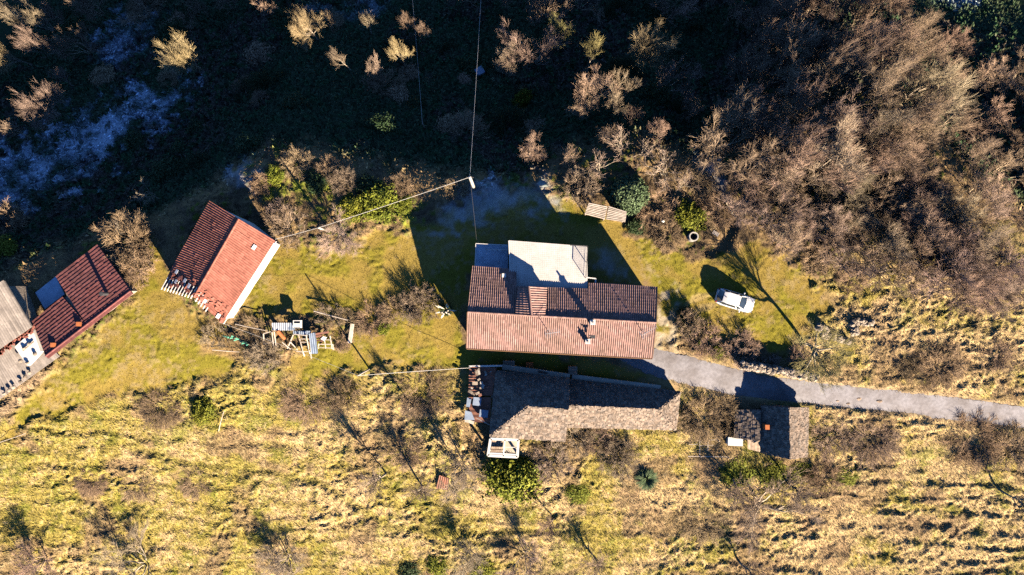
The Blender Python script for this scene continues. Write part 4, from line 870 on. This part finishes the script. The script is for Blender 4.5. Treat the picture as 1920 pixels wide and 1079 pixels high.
log((448, 607), (508, 620), .9, .06, 'palewood', 'long thin pale pole leaning from the barn corner to the junk pile', 'timber_pole', 'timber'); log((592, 583), (655, 600), .7, .07, 'palewood', 'fallen pale branch lying across the brown scrub above the junk pile', 'branch', 'branch')
log((400, 656), (450, 660), .2, .05, 'palewood', 'thin pale stick lying on the grass left of the junk pile', 'branch', 'branch'); log((0, 830), (52, 812), .3, .025, 'palewood', 'thin dead stem lying in the field grass at the left edge', 'branch', 'branch'); log((412, 808), (422, 770), .3, .05, 'palewood', 'pale dead stem leaning beside the leafy bush in the hay field', 'branch', 'branch')
qa = at(660, 625); top(MB().box(qa + [0, 0, .35], (.35, 2.1, .5), np.array([[.98, -.15, 0], [.15, .98, 0], [0, 0, 1.]])), 'plank_stack', M['palewood'], qa, 'narrow stack of pale boards standing right of the junk pile', 'boards')

# ---------------------------------------------------------------- walls, well, small things
def rubble_wall(a, b, hgt, wid, label, n, name='stone_wall', mat='wallstone', big=.34):
    p, q = at(*a), at(*b); L = np.linalg.norm(q - p); d = (q - p) / L; s = np.array([-d[1], d[0], 0]); mb = MB()
    mb.hexa([p - s * wid / 2 * .8 - [0, 0, .6], q - s * wid / 2 * .8 - [0, 0, .6], q + s * wid / 2 * .8 - [0, 0, .6], p + s * wid / 2 * .8 - [0, 0, .6], p - s * wid / 2 * .7 + [0, 0, hgt - .15], q - s * wid / 2 * .7 + [0, 0, hgt - .15], q + s * wid / 2 * .7 + [0, 0, hgt - .15], p + s * wid / 2 * .7 + [0, 0, hgt - .15]], .3)
    for i in range(n):
        t = random.random(); o = random.uniform(-.5, .5); z = random.uniform(0, hgt) if abs(o) > .38 else hgt - random.uniform(.05, .25)
        mb.lump(p + d * L * t + s * o * wid + [0, 0, z], big * random.uniform(.5, 1.1), random.random(), (1, .8, .7))
    return top(mb, name, M[mat], lerp(p, q, .5), label, 'wall')
rubble_wall((1384, 682), (1524, 706), 1.5, .75, 'dry stone wall of pale rubble along the upper edge of the road', 190)
for a, b, l in (((1530, 612), (1548, 622), 'short stub of ruined stone wall under the greenish spreading tree'), ((1540, 626), (1590, 640), 'low ruined stone footing slanting behind the greenish spreading tree'), ((1598, 600), (1600, 628), 'short low ruined wall end on the brown bank right of the lawn'), ((1598, 602), (1634, 608), 'low ruined wall line on the brown bank right of the lawn')): rubble_wall(a, b, .5, .6, l, 40, 'ruined_wall')
q = at(1301, 444, .9); we = thing('well', q, 'round concrete well ring with dark inside beside the yellow green bush', 'well')
mb = MB(); n = 24; V = []
for i in range(n):
    a = 2 * math.pi * i / n; c_, s_ = math.cos(a), math.sin(a); V += [q + [.50 * c_, .50 * s_, -.5], q + [.50 * c_, .50 * s_, .95], q + [.38 * c_, .38 * s_, .95], q + [.38 * c_, .38 * s_, -.3]]
mb.add(V, [(i * 4 + k, ((i + 1) % n) * 4 + k, ((i + 1) % n) * 4 + k + 1, i * 4 + k + 1) for i in range(n) for k in range(3)]); mb.build('ring', M['concrete'], we, we)
mb = MB().tube([q + [0, 0, -.25], q + [0, 0, .1]], .375, 20); mb.build('water', M['iron'], we, we)
q = at(1342, 438, .4); cr = thing('wooden_crate', q, 'grey slatted crate tilted on the bank right of the well ring', 'crate'); ax = np.array([[.85, -.5, .1], [.5, .85, 0], [-.1, 0, 1.]]); mb = MB(); mb.box(q + [0, 0, .2], (.6, .4, .4), ax); mb.build('body', M['iron'], cr, cr); mb = MB()
for i in range(4): mb.box(q + [0, 0, .42] + ax[1] * (-.15 + .1 * i), (.66, .07, .05), ax)
for s in (-1, 1): mb.box(q + [0, 0, .43] + ax[0] * s * .31, (.06, .46, .06), ax)
mb.build('slats', M['palewood'], cr, cr)
q = at(1243, 415, .5); top(MB().lump(q + [0, 0, .4], .22, 5, (1, .8, 1.2)), 'plastic_canister', M['white'], q, 'small white canister lying in the brown scrub left of the well ring', 'canister')
q = at(900, 137, .1); top(MB().box(q + [0, 0, .5], (1.0, .9, .9), np.array([[.85, .5, 0], [-.5, .85, 0], [0, 0, 1.]])), 'tarpaulin', M['bluesheet'], q, 'small blue square cover in the dark slope under the long cable', 'cover')
ft = thing('collapsed_pergola', at(1330, 840), 'fallen white timber frame lying in the grass left of the stone hut', 'pergola'); mb = MB()
for a, b in (((1306, 826), (1346, 825)), ((1310, 836), (1338, 835)), ((1312, 816), (1312, 855)), ((1290, 856), (1366, 857)), ((1328, 828), (1327, 845)), ((1292, 834), (1308, 833))): bm(mb, a, b, .45, .45, .06)
mb.build('bars', M['palewood'], ft, ft); mb = MB()
for x, y in ((1312, 826), (1346, 826), (1312, 856), (1364, 857)): p = at(x, y); mb.beam(p - [0, 0, .2], p + [0, 0, .55], .08)
mb.build('posts', M['palewood'], ft, ft)
q = at(822, 912); rd_ = MB(); corr(rd_, [at(818, 916, .2) + [0, 0, .2], at(840, 920, .2) + [0, 0, .2], at(842, 898, .5) + [0, 0, .5], at(824, 892, .5) + [0, 0, .5]], .25); top(rd_, 'rusty_sheet', M['rust'], q, 'rusty pinkish roofing sheet half hidden under the bare shrub below the ruin', 'metal sheet')
for i in range(4):
    x, y = [(1570, 752), (1590, 757), (1610, 748), (1648, 752), (1598, 745), (1630, 745), (1582, 748)][i]; p = at(x, y); mb = MB(); mb.lump(p + [0, 0, .1], .12 + .03 * i, i, (1.6, 1, .4)); top(mb, 'dirt_clod', M['oldwood'], p, 'small brown clod of dirt lying on the asphalt road', 'dirt clod', 'dirt clods on the road')

# ---------------------------------------------------------------- vegetation
T = tree
T('vase1', 335, 100, 52, 'twig_gold', 'round golden tan bare tree alone on the dark slope above the frosty strip', None, 10)
T('wide1', 568, 40, 42, 'twig_gold', 'pale golden bare tree at the top edge left of the small whitish saplings', None, 10.5)
T('sparse', 638, 106, 22, 'twig_tan', 'small whitish bare sapling in the dark slope, nearest to the pale golden tree', None, 8.5); T('wide1', 745, 97, 25, 'twig_gold', 'small round tan bare tree just left of the faint cable', None, 8.5); T('sparse', 688, 48, 24, 'twig_tan', 'dim whitish sapling above the small round tan tree'); T('sparse', 768, 38, 26, 'twig_brown', 'dim brownish slender tree at the top by the faint cable'); T('wide1', 698, 112, 18, 'twig_pink', 'small pinkish bare bush tree between the whitish sapling and the round tan tree', None, 7.5); T('sparse', 800, 55, 24, 'twig_brown', 'dim slender tree just right of the faint cable near the top edge')
T('vase1', 1222, 78, 56, 'twig_gold', 'largest golden white fan shaped bare tree right of the long cable', None, 12); T('multi1', 1262, 145, 36, 'twig_pink', 'brownish bare tree tucked under the golden white fan shaped tree', None, 9)
T('multi1', 1008, 85, 60, 'twig_pink', 'broad greyish purple bare tree nearest right of the long cable at the top', None, 10); T('multi2', 1052, 60, 34, 'twig_green', 'greenish bare tree behind the broad greyish purple one', None, 10); T('multi2', 1115, 172, 50, 'twig_brown', 'brown bare tree in the middle of the dark slope below the greenish top', None, 8); T('sparse', 1110, 108, 30, 'twig_green', 'slim greenish bare tree above the brown mid slope tree', None, 9); T('multi1', 1165, 182, 34, 'twig_tan', 'fine twigged tan tree between the brown mid slope tree and the golden white tree', None, 8); T('multi2', 945, 115, 32, 'twig_tan', 'pale bare tree close to the right side of the long cable', None, 8.5)
bush(LEAFY['loose'], 'leaf_yellow', 980, 183, 20, 'small bright yellow green leafy tree glowing in the dark slope', 'tree', 'leafy_tree', hz=2.2); T('fig1', 978, 165, 16, 'twig_gold', 'bare twigs sticking out above the small yellow green tree')
T('multi1', 40, 22, 50, 'twig_tan', 'bare tan tree in the upper left corner of the frame', None, 10.5); T('multi2', 66, 75, 30, 'twig_pink', 'pinkish bare tree just below the upper left corner tree', None, 9); T('vase2', 2, 95, 42, 'twig_gold', 'golden bare tree cut by the left edge near the top', None, 9.5); T('vase2', 62, 195, 56, 'twig_pink', 'large pinkish bare tree with swept branches beside the frosty strip', None, 8.5); T('sparse', 28, 250, 22, 'twig_tan', 'thin bare stem below the large pinkish tree at the left edge'); T('sparse', 110, 150, 26, 'twig_pink', 'thin pinkish bare tree right behind the large pinkish tree')
T('fig1', 268, 362, 40, 'bark', 'crooked bare tree with pale thick branches on the crest left of the barn'); T('fig2', 215, 425, 24, 'bark', 'low crooked bare branches beside the maroon shed corner')
bush(SHRUBS['mound'], 'bramble', 228, 452, 46, 'tangled brown bramble mound between the maroon shed and the barn', hz=1.1); bush(SHRUBS['mound2'], 'bramble', 245, 500, 34, 'dry brown bramble strip at the right end of the maroon shed')
bush(SHRUBS['mound'], 'bramble', 2, 420, 36, 'brown shrub cut by the left edge above the grey roof', hz=1.6); bush(LEAFY['loose'], 'leaf_yellow', 10, 470, 26, 'leafy olive shrub at the left edge above the grey roof', name='leafy_shrub'); bush(LEAFY['loose2'], 'leaf_yellow', 42, 560, 10, 'tiny leafy shrub squeezed between the grey roof and the maroon shed', name='leafy_shrub')
for kk, x, y, r, l in (('fig1', 1128, 308, 42, 'thick branched bare fig tree above the wood shelter'), ('fig2', 1172, 262, 40, 'pale thick branched bare tree, topmost of the fig trees'), ('fig2', 1255, 312, 56, 'widest thick branched bare fig tree right of the round evergreen'), ('fig1', 1215, 278, 34, 'thick branched bare tree in the middle of the fig trees'), ('fig1', 1290, 340, 34, 'thick branched bare tree at the right end of the fig trees')): T(kk, x, y, r, 'twig_pink', l, None, 6.2)
bush(SHRUBS['fuzz'], 'twig_tan', 1093, 352, 33, 'dense rounded tan shrub touching the left end of the wood shelter', hz=1.35); bush(LEAFY['round'], 'leaf_blue', 1180, 366, 37, 'large round blue green evergreen bush beside the wood shelter', 'bush', 'evergreen_bush', hz=1.2)
bush(LEAFY['loose'], 'leaf_yellow', 1296, 406, 30, 'yellow green leafy bush just above the well ring', 'bush', 'leafy_bush', hz=.9); bush(LEAFY['loose2'], 'leaf_dark', 1192, 425, 20, 'small dark green plant right below the round evergreen', 'bush', 'leafy_bush'); bush(SHRUBS['mound'], 'bramble', 1230, 385, 36, 'brown bramble between the round evergreen and the yellow green bush'); bush(SHRUBS['mound2'], 'bramble', 1300, 345, 36, 'pinkish brown bramble behind the fig trees'); bush(SHRUBS['mound'], 'bramble', 1255, 440, 26, 'low brown bramble left of the well ring')
bush(SHRUBS['mound2'], 'bramble', 1345, 395, 32, 'dull brown bramble right of the yellow green bush'); bush(SHRUBS['mound'], 'bramble', 1320, 425, 18, 'small brown tuft between the well ring and the tilted crate')
T('wide1', 632, 432, 48, 'twig_pink', 'pink spreading bare tree under the cable on the left lawn', None, 5.5); bush(SHRUBS['thin'], 'twig_tan', 536, 425, 38, 'sparse bare shrub at the right corner of the barn', hz=1.2); bush(SHRUBS['thin'], 'twig_pink', 520, 392, 20, 'small pinkish twiggy sapling in the shade above the barn', hz=1.6)
for s, m_, x, y, r, l, c in (('loose', 'leaf_dark', 468, 275, 26, 'leafy dark olive shrub at the left end of the lit crest', 'leafy_shrub'), ('mound', 'bramble', 555, 308, 25, 'reddish brown bramble on the lit crest above the barn', 'bramble'), ('mound2', 'bramble', 612, 316, 20, 'brown bramble in the middle of the lit crest', 'bramble'), ('fuzz', 'twig_tan', 642, 340, 24, 'upright tan brown bramble casting a dark notch on the crest', 'bramble'), ('loose2', 'leaf_dark', 592, 345, 24, 'dark green leafy patch below the crest brambles', 'leafy_shrub'), ('fuzz', 'bramble', 747, 350, 23, 'rounded brown bramble above the ivy patch near the cable', 'bramble'), ('mound', 'bramble', 855, 356, 20, 'small olive brown bramble just left of the crest pole', 'bramble'), ('loose2', 'leaf_yellow', 708, 382, 42, 'bright green ivy patch spreading under the long cable', 'ivy_patch'), ('loose2', 'leaf_yellow', 655, 395, 30, 'low green ivy left of the bright ivy patch', 'ivy_patch'), ('loose2', 'leaf_yellow', 515, 330, 22, 'low green growth at the left of the lit crest', 'ivy_patch'), ('mound', 'bramble', 490, 345, 18, 'olive brown scrub at the frosty end of the crest', 'bramble'), ('loose2', 'leaf_yellow', 755, 385, 20, 'leafy green clump right of the bright ivy patch', 'ivy_patch'), ('loose2', 'leaf_dark', 690, 350, 26, 'dark ivy at the upper side of the bright ivy patch', 'ivy_patch')):
    bush((SHRUBS.get(s) or LEAFY.get(s)), m_, x, y, r, l, 'shrub' if c != 'ivy_patch' else 'ivy', c, hz=.9)
for s, m_, x, y, r, l, hz in (('fuzz', 'twig_tan', 788, 570, 35, 'large brown twiggy shrub west of the farmhouse', 1.1), ('fuzz2', 'bramble', 735, 584, 23, 'brown shrub left of the large twiggy one on the lawn', .8), ('mound', 'bramble', 695, 598, 28, 'reddish brown bramble at the left end of the lawn hedge', .8), ('mound2', 'bramble', 655, 610, 26, 'dry tan bramble right of the junk pile', .7), ('thin', 'twig_tan', 620, 590, 26, 'sparse tan twigs above the junk pile', .8), ('fuzz2', 'twig_tan', 495, 668, 30, 'pale fuzzy bare shrub in front of the junk pile', .8), ('thin', 'twig_tan', 400, 632, 26, 'sparse tan twigs below the barn corner', .7), ('mound', 'bramble', 468, 620, 24, 'dark bramble between the barn and the junk pile', .7), ('mound2', 'bramble', 640, 640, 18, 'small bramble behind the stack of pale boards', .9)):
    bush(SHRUBS[s], m_, x, y, r, l, hz=hz)
q = at(836, 582, .8); pg = thing('pampas_grass', q, 'clump of cream pampas plumes at the right end of the lawn hedge', 'pampas grass'); mb = MB()
for i in range(16): a = random.uniform(0, 6.28); k = random.uniform(.2, .8); mb.tube([q, q + [k * .5 * math.cos(a), k * .5 * math.sin(a), .9], q + [k * math.cos(a), k * math.sin(a), 1.35 + random.random() * .3], q + [k * 1.5 * math.cos(a), k * 1.5 * math.sin(a), 1.5]], [.012, .02, .09, .02], 6)
mb.build('plumes', M['plume'], pg, pg); o = link('leaves', shared(proto_agave(31), M['leaf_dark']), None, pg); o.scale = (.6, .6, .7)
bush(LEAFY['loose2'], 'leaf_yellow', 718, 615, 16, 'small green leafy plant below the lawn hedge', 'plant', 'leafy_shrub')
T('tall', 1562, 655, 78, 'twig_green', 'large greenish spreading bare tree leaning over the dry stone wall', None, 11.0)
for s, m_, x, y, r, l, hz in (('thin', 'twig_brown', 1325, 640, 34, 'sparse brown brush above the bend of the road', .9), ('thin', 'twig_brown', 1390, 650, 34, 'sparse reddish brush left end of the dry stone wall', .8), ('thin', 'twig_pink', 1398, 668, 26, 'pinkish twigs hanging over the left end of the dry stone wall', .8), ('thin', 'twig_pink', 1445, 682, 20, 'small pink twigs over the middle of the dry stone wall', .8), ('fuzz', 'twig_brown', 1292, 608, 24, 'dark upright shrub at the edge of the gravel drive', 1.5), ('thin', 'twig_brown', 1500, 672, 24, 'dark twigs at the right end of the dry stone wall', .9)):
    bush(SHRUBS[s], m_, x, y, r, l, hz=hz)
bush(LEAFY['loose2'], 'leaf_yellow', 1345, 660, 14, 'small green plant in the brush above the road bend', 'plant', 'leafy_shrub'); bush(LEAFY['loose2'], 'leaf_dark', 1285, 590, 16, 'dark leafy shrub beside the gravel drive', 'shrub', 'leafy_shrub', hz=1.4)
T('wide1', 1800, 515, 92, 'twig_pink', 'biggest bare tree with fanned greyish branches at the right edge of the wood', None, 8.5)
for s, m_, x, y, r, l, hz in (('mound', 'bramble', 1765, 688, 38, 'reddish brown bramble mound on the bank above the road at right', .7), ('fuzz2', 'bramble', 1705, 690, 20, 'dark bramble left of the reddish mound above the road', .8), ('mound2', 'bramble', 1875, 665, 30, 'brown bramble at the right edge above the road', .6), ('fuzz', 'bramble', 1535, 485, 32, 'fuzzy brown shrub where the wood meets the lawn', .8), ('mound', 'bramble', 1600, 525, 26, 'low brown shrub under the edge of the wood', .6)):
    bush(SHRUBS[s], m_, x, y, r, l, hz=hz)
# around the ruin and the field
T('multi2', 862, 888, 56, 'twig_tan', 'bare grey tan tree at the lower left corner of the stone house', None, 5.5)
bush(LEAFY['loose'], 'leaf_yellow', 962, 892, 55, 'large yellow green leafy bush below the white framed balcony', 'bush', 'leafy_bush', hz=1.0)
bush(SHRUBS['fuzz'], 'twig_tan', 1160, 858, 38, 'grey fuzzy rounded shrub south of the stone house', hz=.9); bush(SHRUBS['thin'], 'orange' if False else 'twig_tan', 1078, 822, 40, 'tan dead vines spilling beside the stone house wall', hz=.6); bush(SHRUBS['fuzz2'], 'twig_pink', 1035, 868, 34, 'pinkish bare shrub right of the yellow green bush', hz=.8); bush(SHRUBS['thin'], 'twig_brown', 1120, 822, 30, 'brown twigs against the south wall of the stone house', hz=.6); bush(LEAFY['loose2'], 'leaf_yellow', 1085, 925, 26, 'flat bright green clump in the field below the stone house', 'plant', 'leafy_shrub', hz=.4)
q = at(1214, 900, .6); ag = tag(link('spiky_plant', shared(proto_agave(32), M['leaf_blue']), None, loc=q), 'round spiky blue green plant in the pale hay below the stone house', 'plant'); ag.scale = (1.05, 1.05, 1.0)
bush(SHRUBS['mound'], 'bramble', 1322, 785, 40, 'dark brown bramble between the stone house and the hut', hz=1.0); bush(SHRUBS['mound2'], 'bramble', 1355, 765, 26, 'bramble climbing the west side of the hut', hz=1.0); bush(SHRUBS['mound'], 'bramble', 1372, 800, 18, 'bramble on the edge of the low hut roof', hz=2.0)
T('multi1', 1440, 960, 74, 'twig_tan', 'wide grey bare tree in the field below the stone hut', None, 4.2); T('sparse', 1385, 905, 50, 'twig_brown', 'thin dark bare tree over the green patch left below the hut', None, 3.8); T('sparse', 1490, 915, 40, 'twig_brown', 'thin bare tree directly below the hut', None, 3.5)
for x, y, r, l in ((1385, 885, 42, 'green leafy patch under the thin dark tree below the hut'), (1450, 885, 34, 'green leafy patch directly below the hut'), (1505, 885, 26, 'small green patch at the lower right corner of the hut'), (1590, 890, 26, 'dark green clump right of the brown shrub below the hut')): bush(LEAFY['loose2'], 'leaf_yellow', x, y, r, l, 'plant', 'leafy_shrub', hz=.35)
for s, m_, x, y, r, l, hz in (('fuzz2', 'twig_brown', 1560, 820, 36, 'brown fuzzy shrub right next to the stone hut', .6), ('mound', 'twig_brown', 1640, 825, 42, 'wide brown fuzzy shrub below the road, second right of the hut', .6), ('mound', 'bramble', 1830, 825, 50, 'brown bramble bank under the road at the right', .6), ('mound2', 'bramble', 1900, 840, 40, 'brown bramble at the right edge below the road', .7), ('fuzz2', 'bramble', 1545, 900, 34, 'brown upright shrub below the right corner of the hut', .7), ('mound', 'bramble', 1320, 980, 40, 'low brown bramble in the field left of the wide grey tree', .5), ('mound', 'bramble', 300, 765, 36, 'brown bramble in the upper hay field left of the leafy bush', .5), ('mound2', 'bramble', 570, 755, 40, 'tan bramble at the top of the hay field below the lawn', .5), ('fuzz2', 'bramble', 650, 745, 30, 'brown shrub casting a dark shadow above the hay field', .9), ('mound', 'bramble', 790, 735, 44, 'brown bramble slope left of the collapsed porch', .5), ('mound2', 'bramble', 760, 845, 34, 'low pinkish bramble in the field left of the bare grey tan tree', .5), ('mound', 'bramble', 255, 905, 34, 'low grey brown bramble mound in the left hay field', .45), ('mound', 'bramble', 170, 900, 28, 'small grey bramble mound at the far left of the hay field', .4), ('mound', 'bramble', 365, 905, 28, 'small bramble mound right of the grey brown one in the left field', .4)):
    bush(SHRUBS[s], m_, x, y, r, l, hz=hz)
bush(LEAFY['loose'], 'leaf_yellow', 378, 770, 26, 'leafy olive bush in the upper hay field below the barn', 'bush', 'leafy_bush', hz=1.0)
T('sparse', 712, 905, 40, 'twig_tan', 'slender bare tree standing in the hay field with a long shadow', None, 6); T('sparse', 785, 930, 42, 'twig_tan', 'slender bare tree right of the hay field one, by the trail', None, 5.5); T('sparse', 770, 770, 22, 'twig_brown', 'thin bare sapling in the scrub left of the porch', None, 4.0); T('sparse', 1040, 985, 34, 'twig_brown', 'thin bare tree in the lower middle of the field', None, 4)
T('sparse', 1912, 935, 40, 'twig_brown', 'thin bare tree cut by the right edge in the terraced field', None, 5)
for kk, x, y, r, tw, l, h in (('multi2', 60, 1062, 56, 'twig_brown', 'bare tree at the bottom left corner of the field', 3.6), ('multi1', 255, 1072, 66, 'twig_tan', 'wide tan bare tree at the bottom edge of the left field', 3.8), ('multi2', 530, 1062, 62, 'twig_tan', 'wide bare tree at the bottom edge left of the middle', 3.2), ('multi2', 880, 1050, 46, 'twig_tan', 'bare grey tree at the bottom edge among the yellow bushes', 3.5), ('multi1', 985, 1052, 44, 'twig_pink', 'pinkish bare tree at the bottom edge right of the yellow bushes', 3.5), ('sparse', 1130, 1075, 46, 'twig_brown', 'thin dark bare tree cut by the bottom edge in the middle', 4), ('sparse', 1400, 1070, 46, 'twig_brown', 'thin dark bare tree cut by the bottom edge below the wide grey tree', 4)): T(kk, x, y, r, tw, l, None, h)
for x, y, r, l in ((820, 1062, 26, 'yellow green leafy bush at the bottom edge, left one'), (905, 1068, 30, 'yellow green leafy bush at the bottom edge, middle one'), (768, 1074, 26, 'dark leafy bush at the bottom edge left of the yellow ones')): bush(LEAFY['loose2'], 'leaf_dark' if 'dark' in l else 'leaf_yellow', x, y, r, l, 'bush', 'leafy_bush', hz=.6)

# the wood on the right and the dim trees of the shaded slope, one object per tree
def inside(p, poly):
    c = False; x, y = p
    for (x0, y0), (x1, y1) in zip(poly, poly[1:] + poly[:1]):
        if (y0 > y) != (y1 > y) and x < (x1 - x0) * (y - y0) / (y1 - y0) + x0: c = not c
    return c
def wood(poly, d, kinds, cols, rng_r, label, group, hh=None):
    rr = random.Random(len(label) * 7 + int(poly[0][0])); P = []; xs_ = [p[0] for p in poly]; ys_ = [p[1] for p in poly]
    for _ in range(6000):
        p = (rr.uniform(min(xs_), max(xs_)), rr.uniform(min(ys_), max(ys_)))
        if inside(p, poly) and all((p[0] - q[0]) ** 2 + (p[1] - q[1]) ** 2 > d * d for q in P): P.append(p)
    for p in P: tree(rr.choice(kinds), p[0], p[1], rr.uniform(*rng_r), rr.choice(cols), label, group, h=(rr.uniform(*hh) if hh else None))
    return len(P)
n_ = [wood([(1350, 240), (1420, 110), (1440, -20), (1600, -40), (1700, 40), (1740, 120), (1740, 250), (1650, 300), (1420, 330)], 47, ['multi1', 'multi2', 'vase2', 'multi2'], ['twig_brown', 'twig_brown', 'twig_pink', 'twig_tan', 'twig_brown'], (44, 68), 'one of many brown bare trees crowded in the upper right wood', 'trees of the upper wood', (7, 10)),
 wood([(1370, 340), (1650, 300), (1760, 300), (1840, 420), (1900, 480), (1930, 555), (1760, 545), (1600, 490), (1490, 450), (1400, 410)], 39, ['multi1', 'multi2', 'wide1'], ['twig_brown', 'twig_pink', 'twig_brown', 'twig_tan'], (38, 58), 'one of many brown bare trees in the sunlit lower part of the right wood', 'trees of the lower wood', (4.5, 6.5)),
 wood([(1760, 60), (1960, 120), (1980, 420), (1860, 380), (1770, 250)], 62, ['multi2', 'multi1'], ['twig_brown'], (38, 54), 'one of the dim bare trees in deep shade at the right edge', 'shaded trees at the right edge', (3.2, 4.6)),
 wood([(880, -30), (1420, -40), (1400, 30), (1300, 30), (1240, 0), (1100, 20), (900, 25)], 60, ['multi2', 'multi1'], ['twig_brown'], (34, 48), 'one of the dim bare trees in shade along the top edge', 'shaded trees along the top edge', (5, 7)),
 wood([(1020, 210), (1120, 200), (1330, 180), (1330, 250), (1150, 240), (1030, 320), (960, 260)], 56, ['multi2', 'sparse'], ['twig_brown'], (24, 34), 'one of the dim brown bare trees above the fig trees', 'shaded trees above the figs', (2.8, 4.2)),
 wood([(90, 0), (520, -20), (520, 20), (250, 30), (110, 110)], 70, ['multi2', 'multi1'], ['twig_brown'], (30, 44), 'one of the dim bare trees in shade along the top left edge', 'shaded trees at the top left', (4, 6))]
print('wood', n_, len(bpy.data.objects))

rr = random.Random(5); k = 0
while k < 46:
    px, py = rr.uniform(120, 1330), rr.uniform(10, 330); p = at(px, py)
    if p[1] < np.interp(p[0], cx, cy) + 4 or float(samp(z_frost, p[0], p[1])) > .15: continue
    bush(LEAFY[rr.choice(['loose', 'loose2'])] if rr.random() < .6 else SHRUBS[rr.choice(['mound', 'mound2'])], 'leaf_dark' if rr.random() < .7 else 'bramble', px, py, rr.uniform(16, 40), 'one of the dim low mounds of ivy and bramble on the shaded slope', 'shrub', 'undergrowth_mound', 'mounds of the shaded slope', hz=.8); k += 1
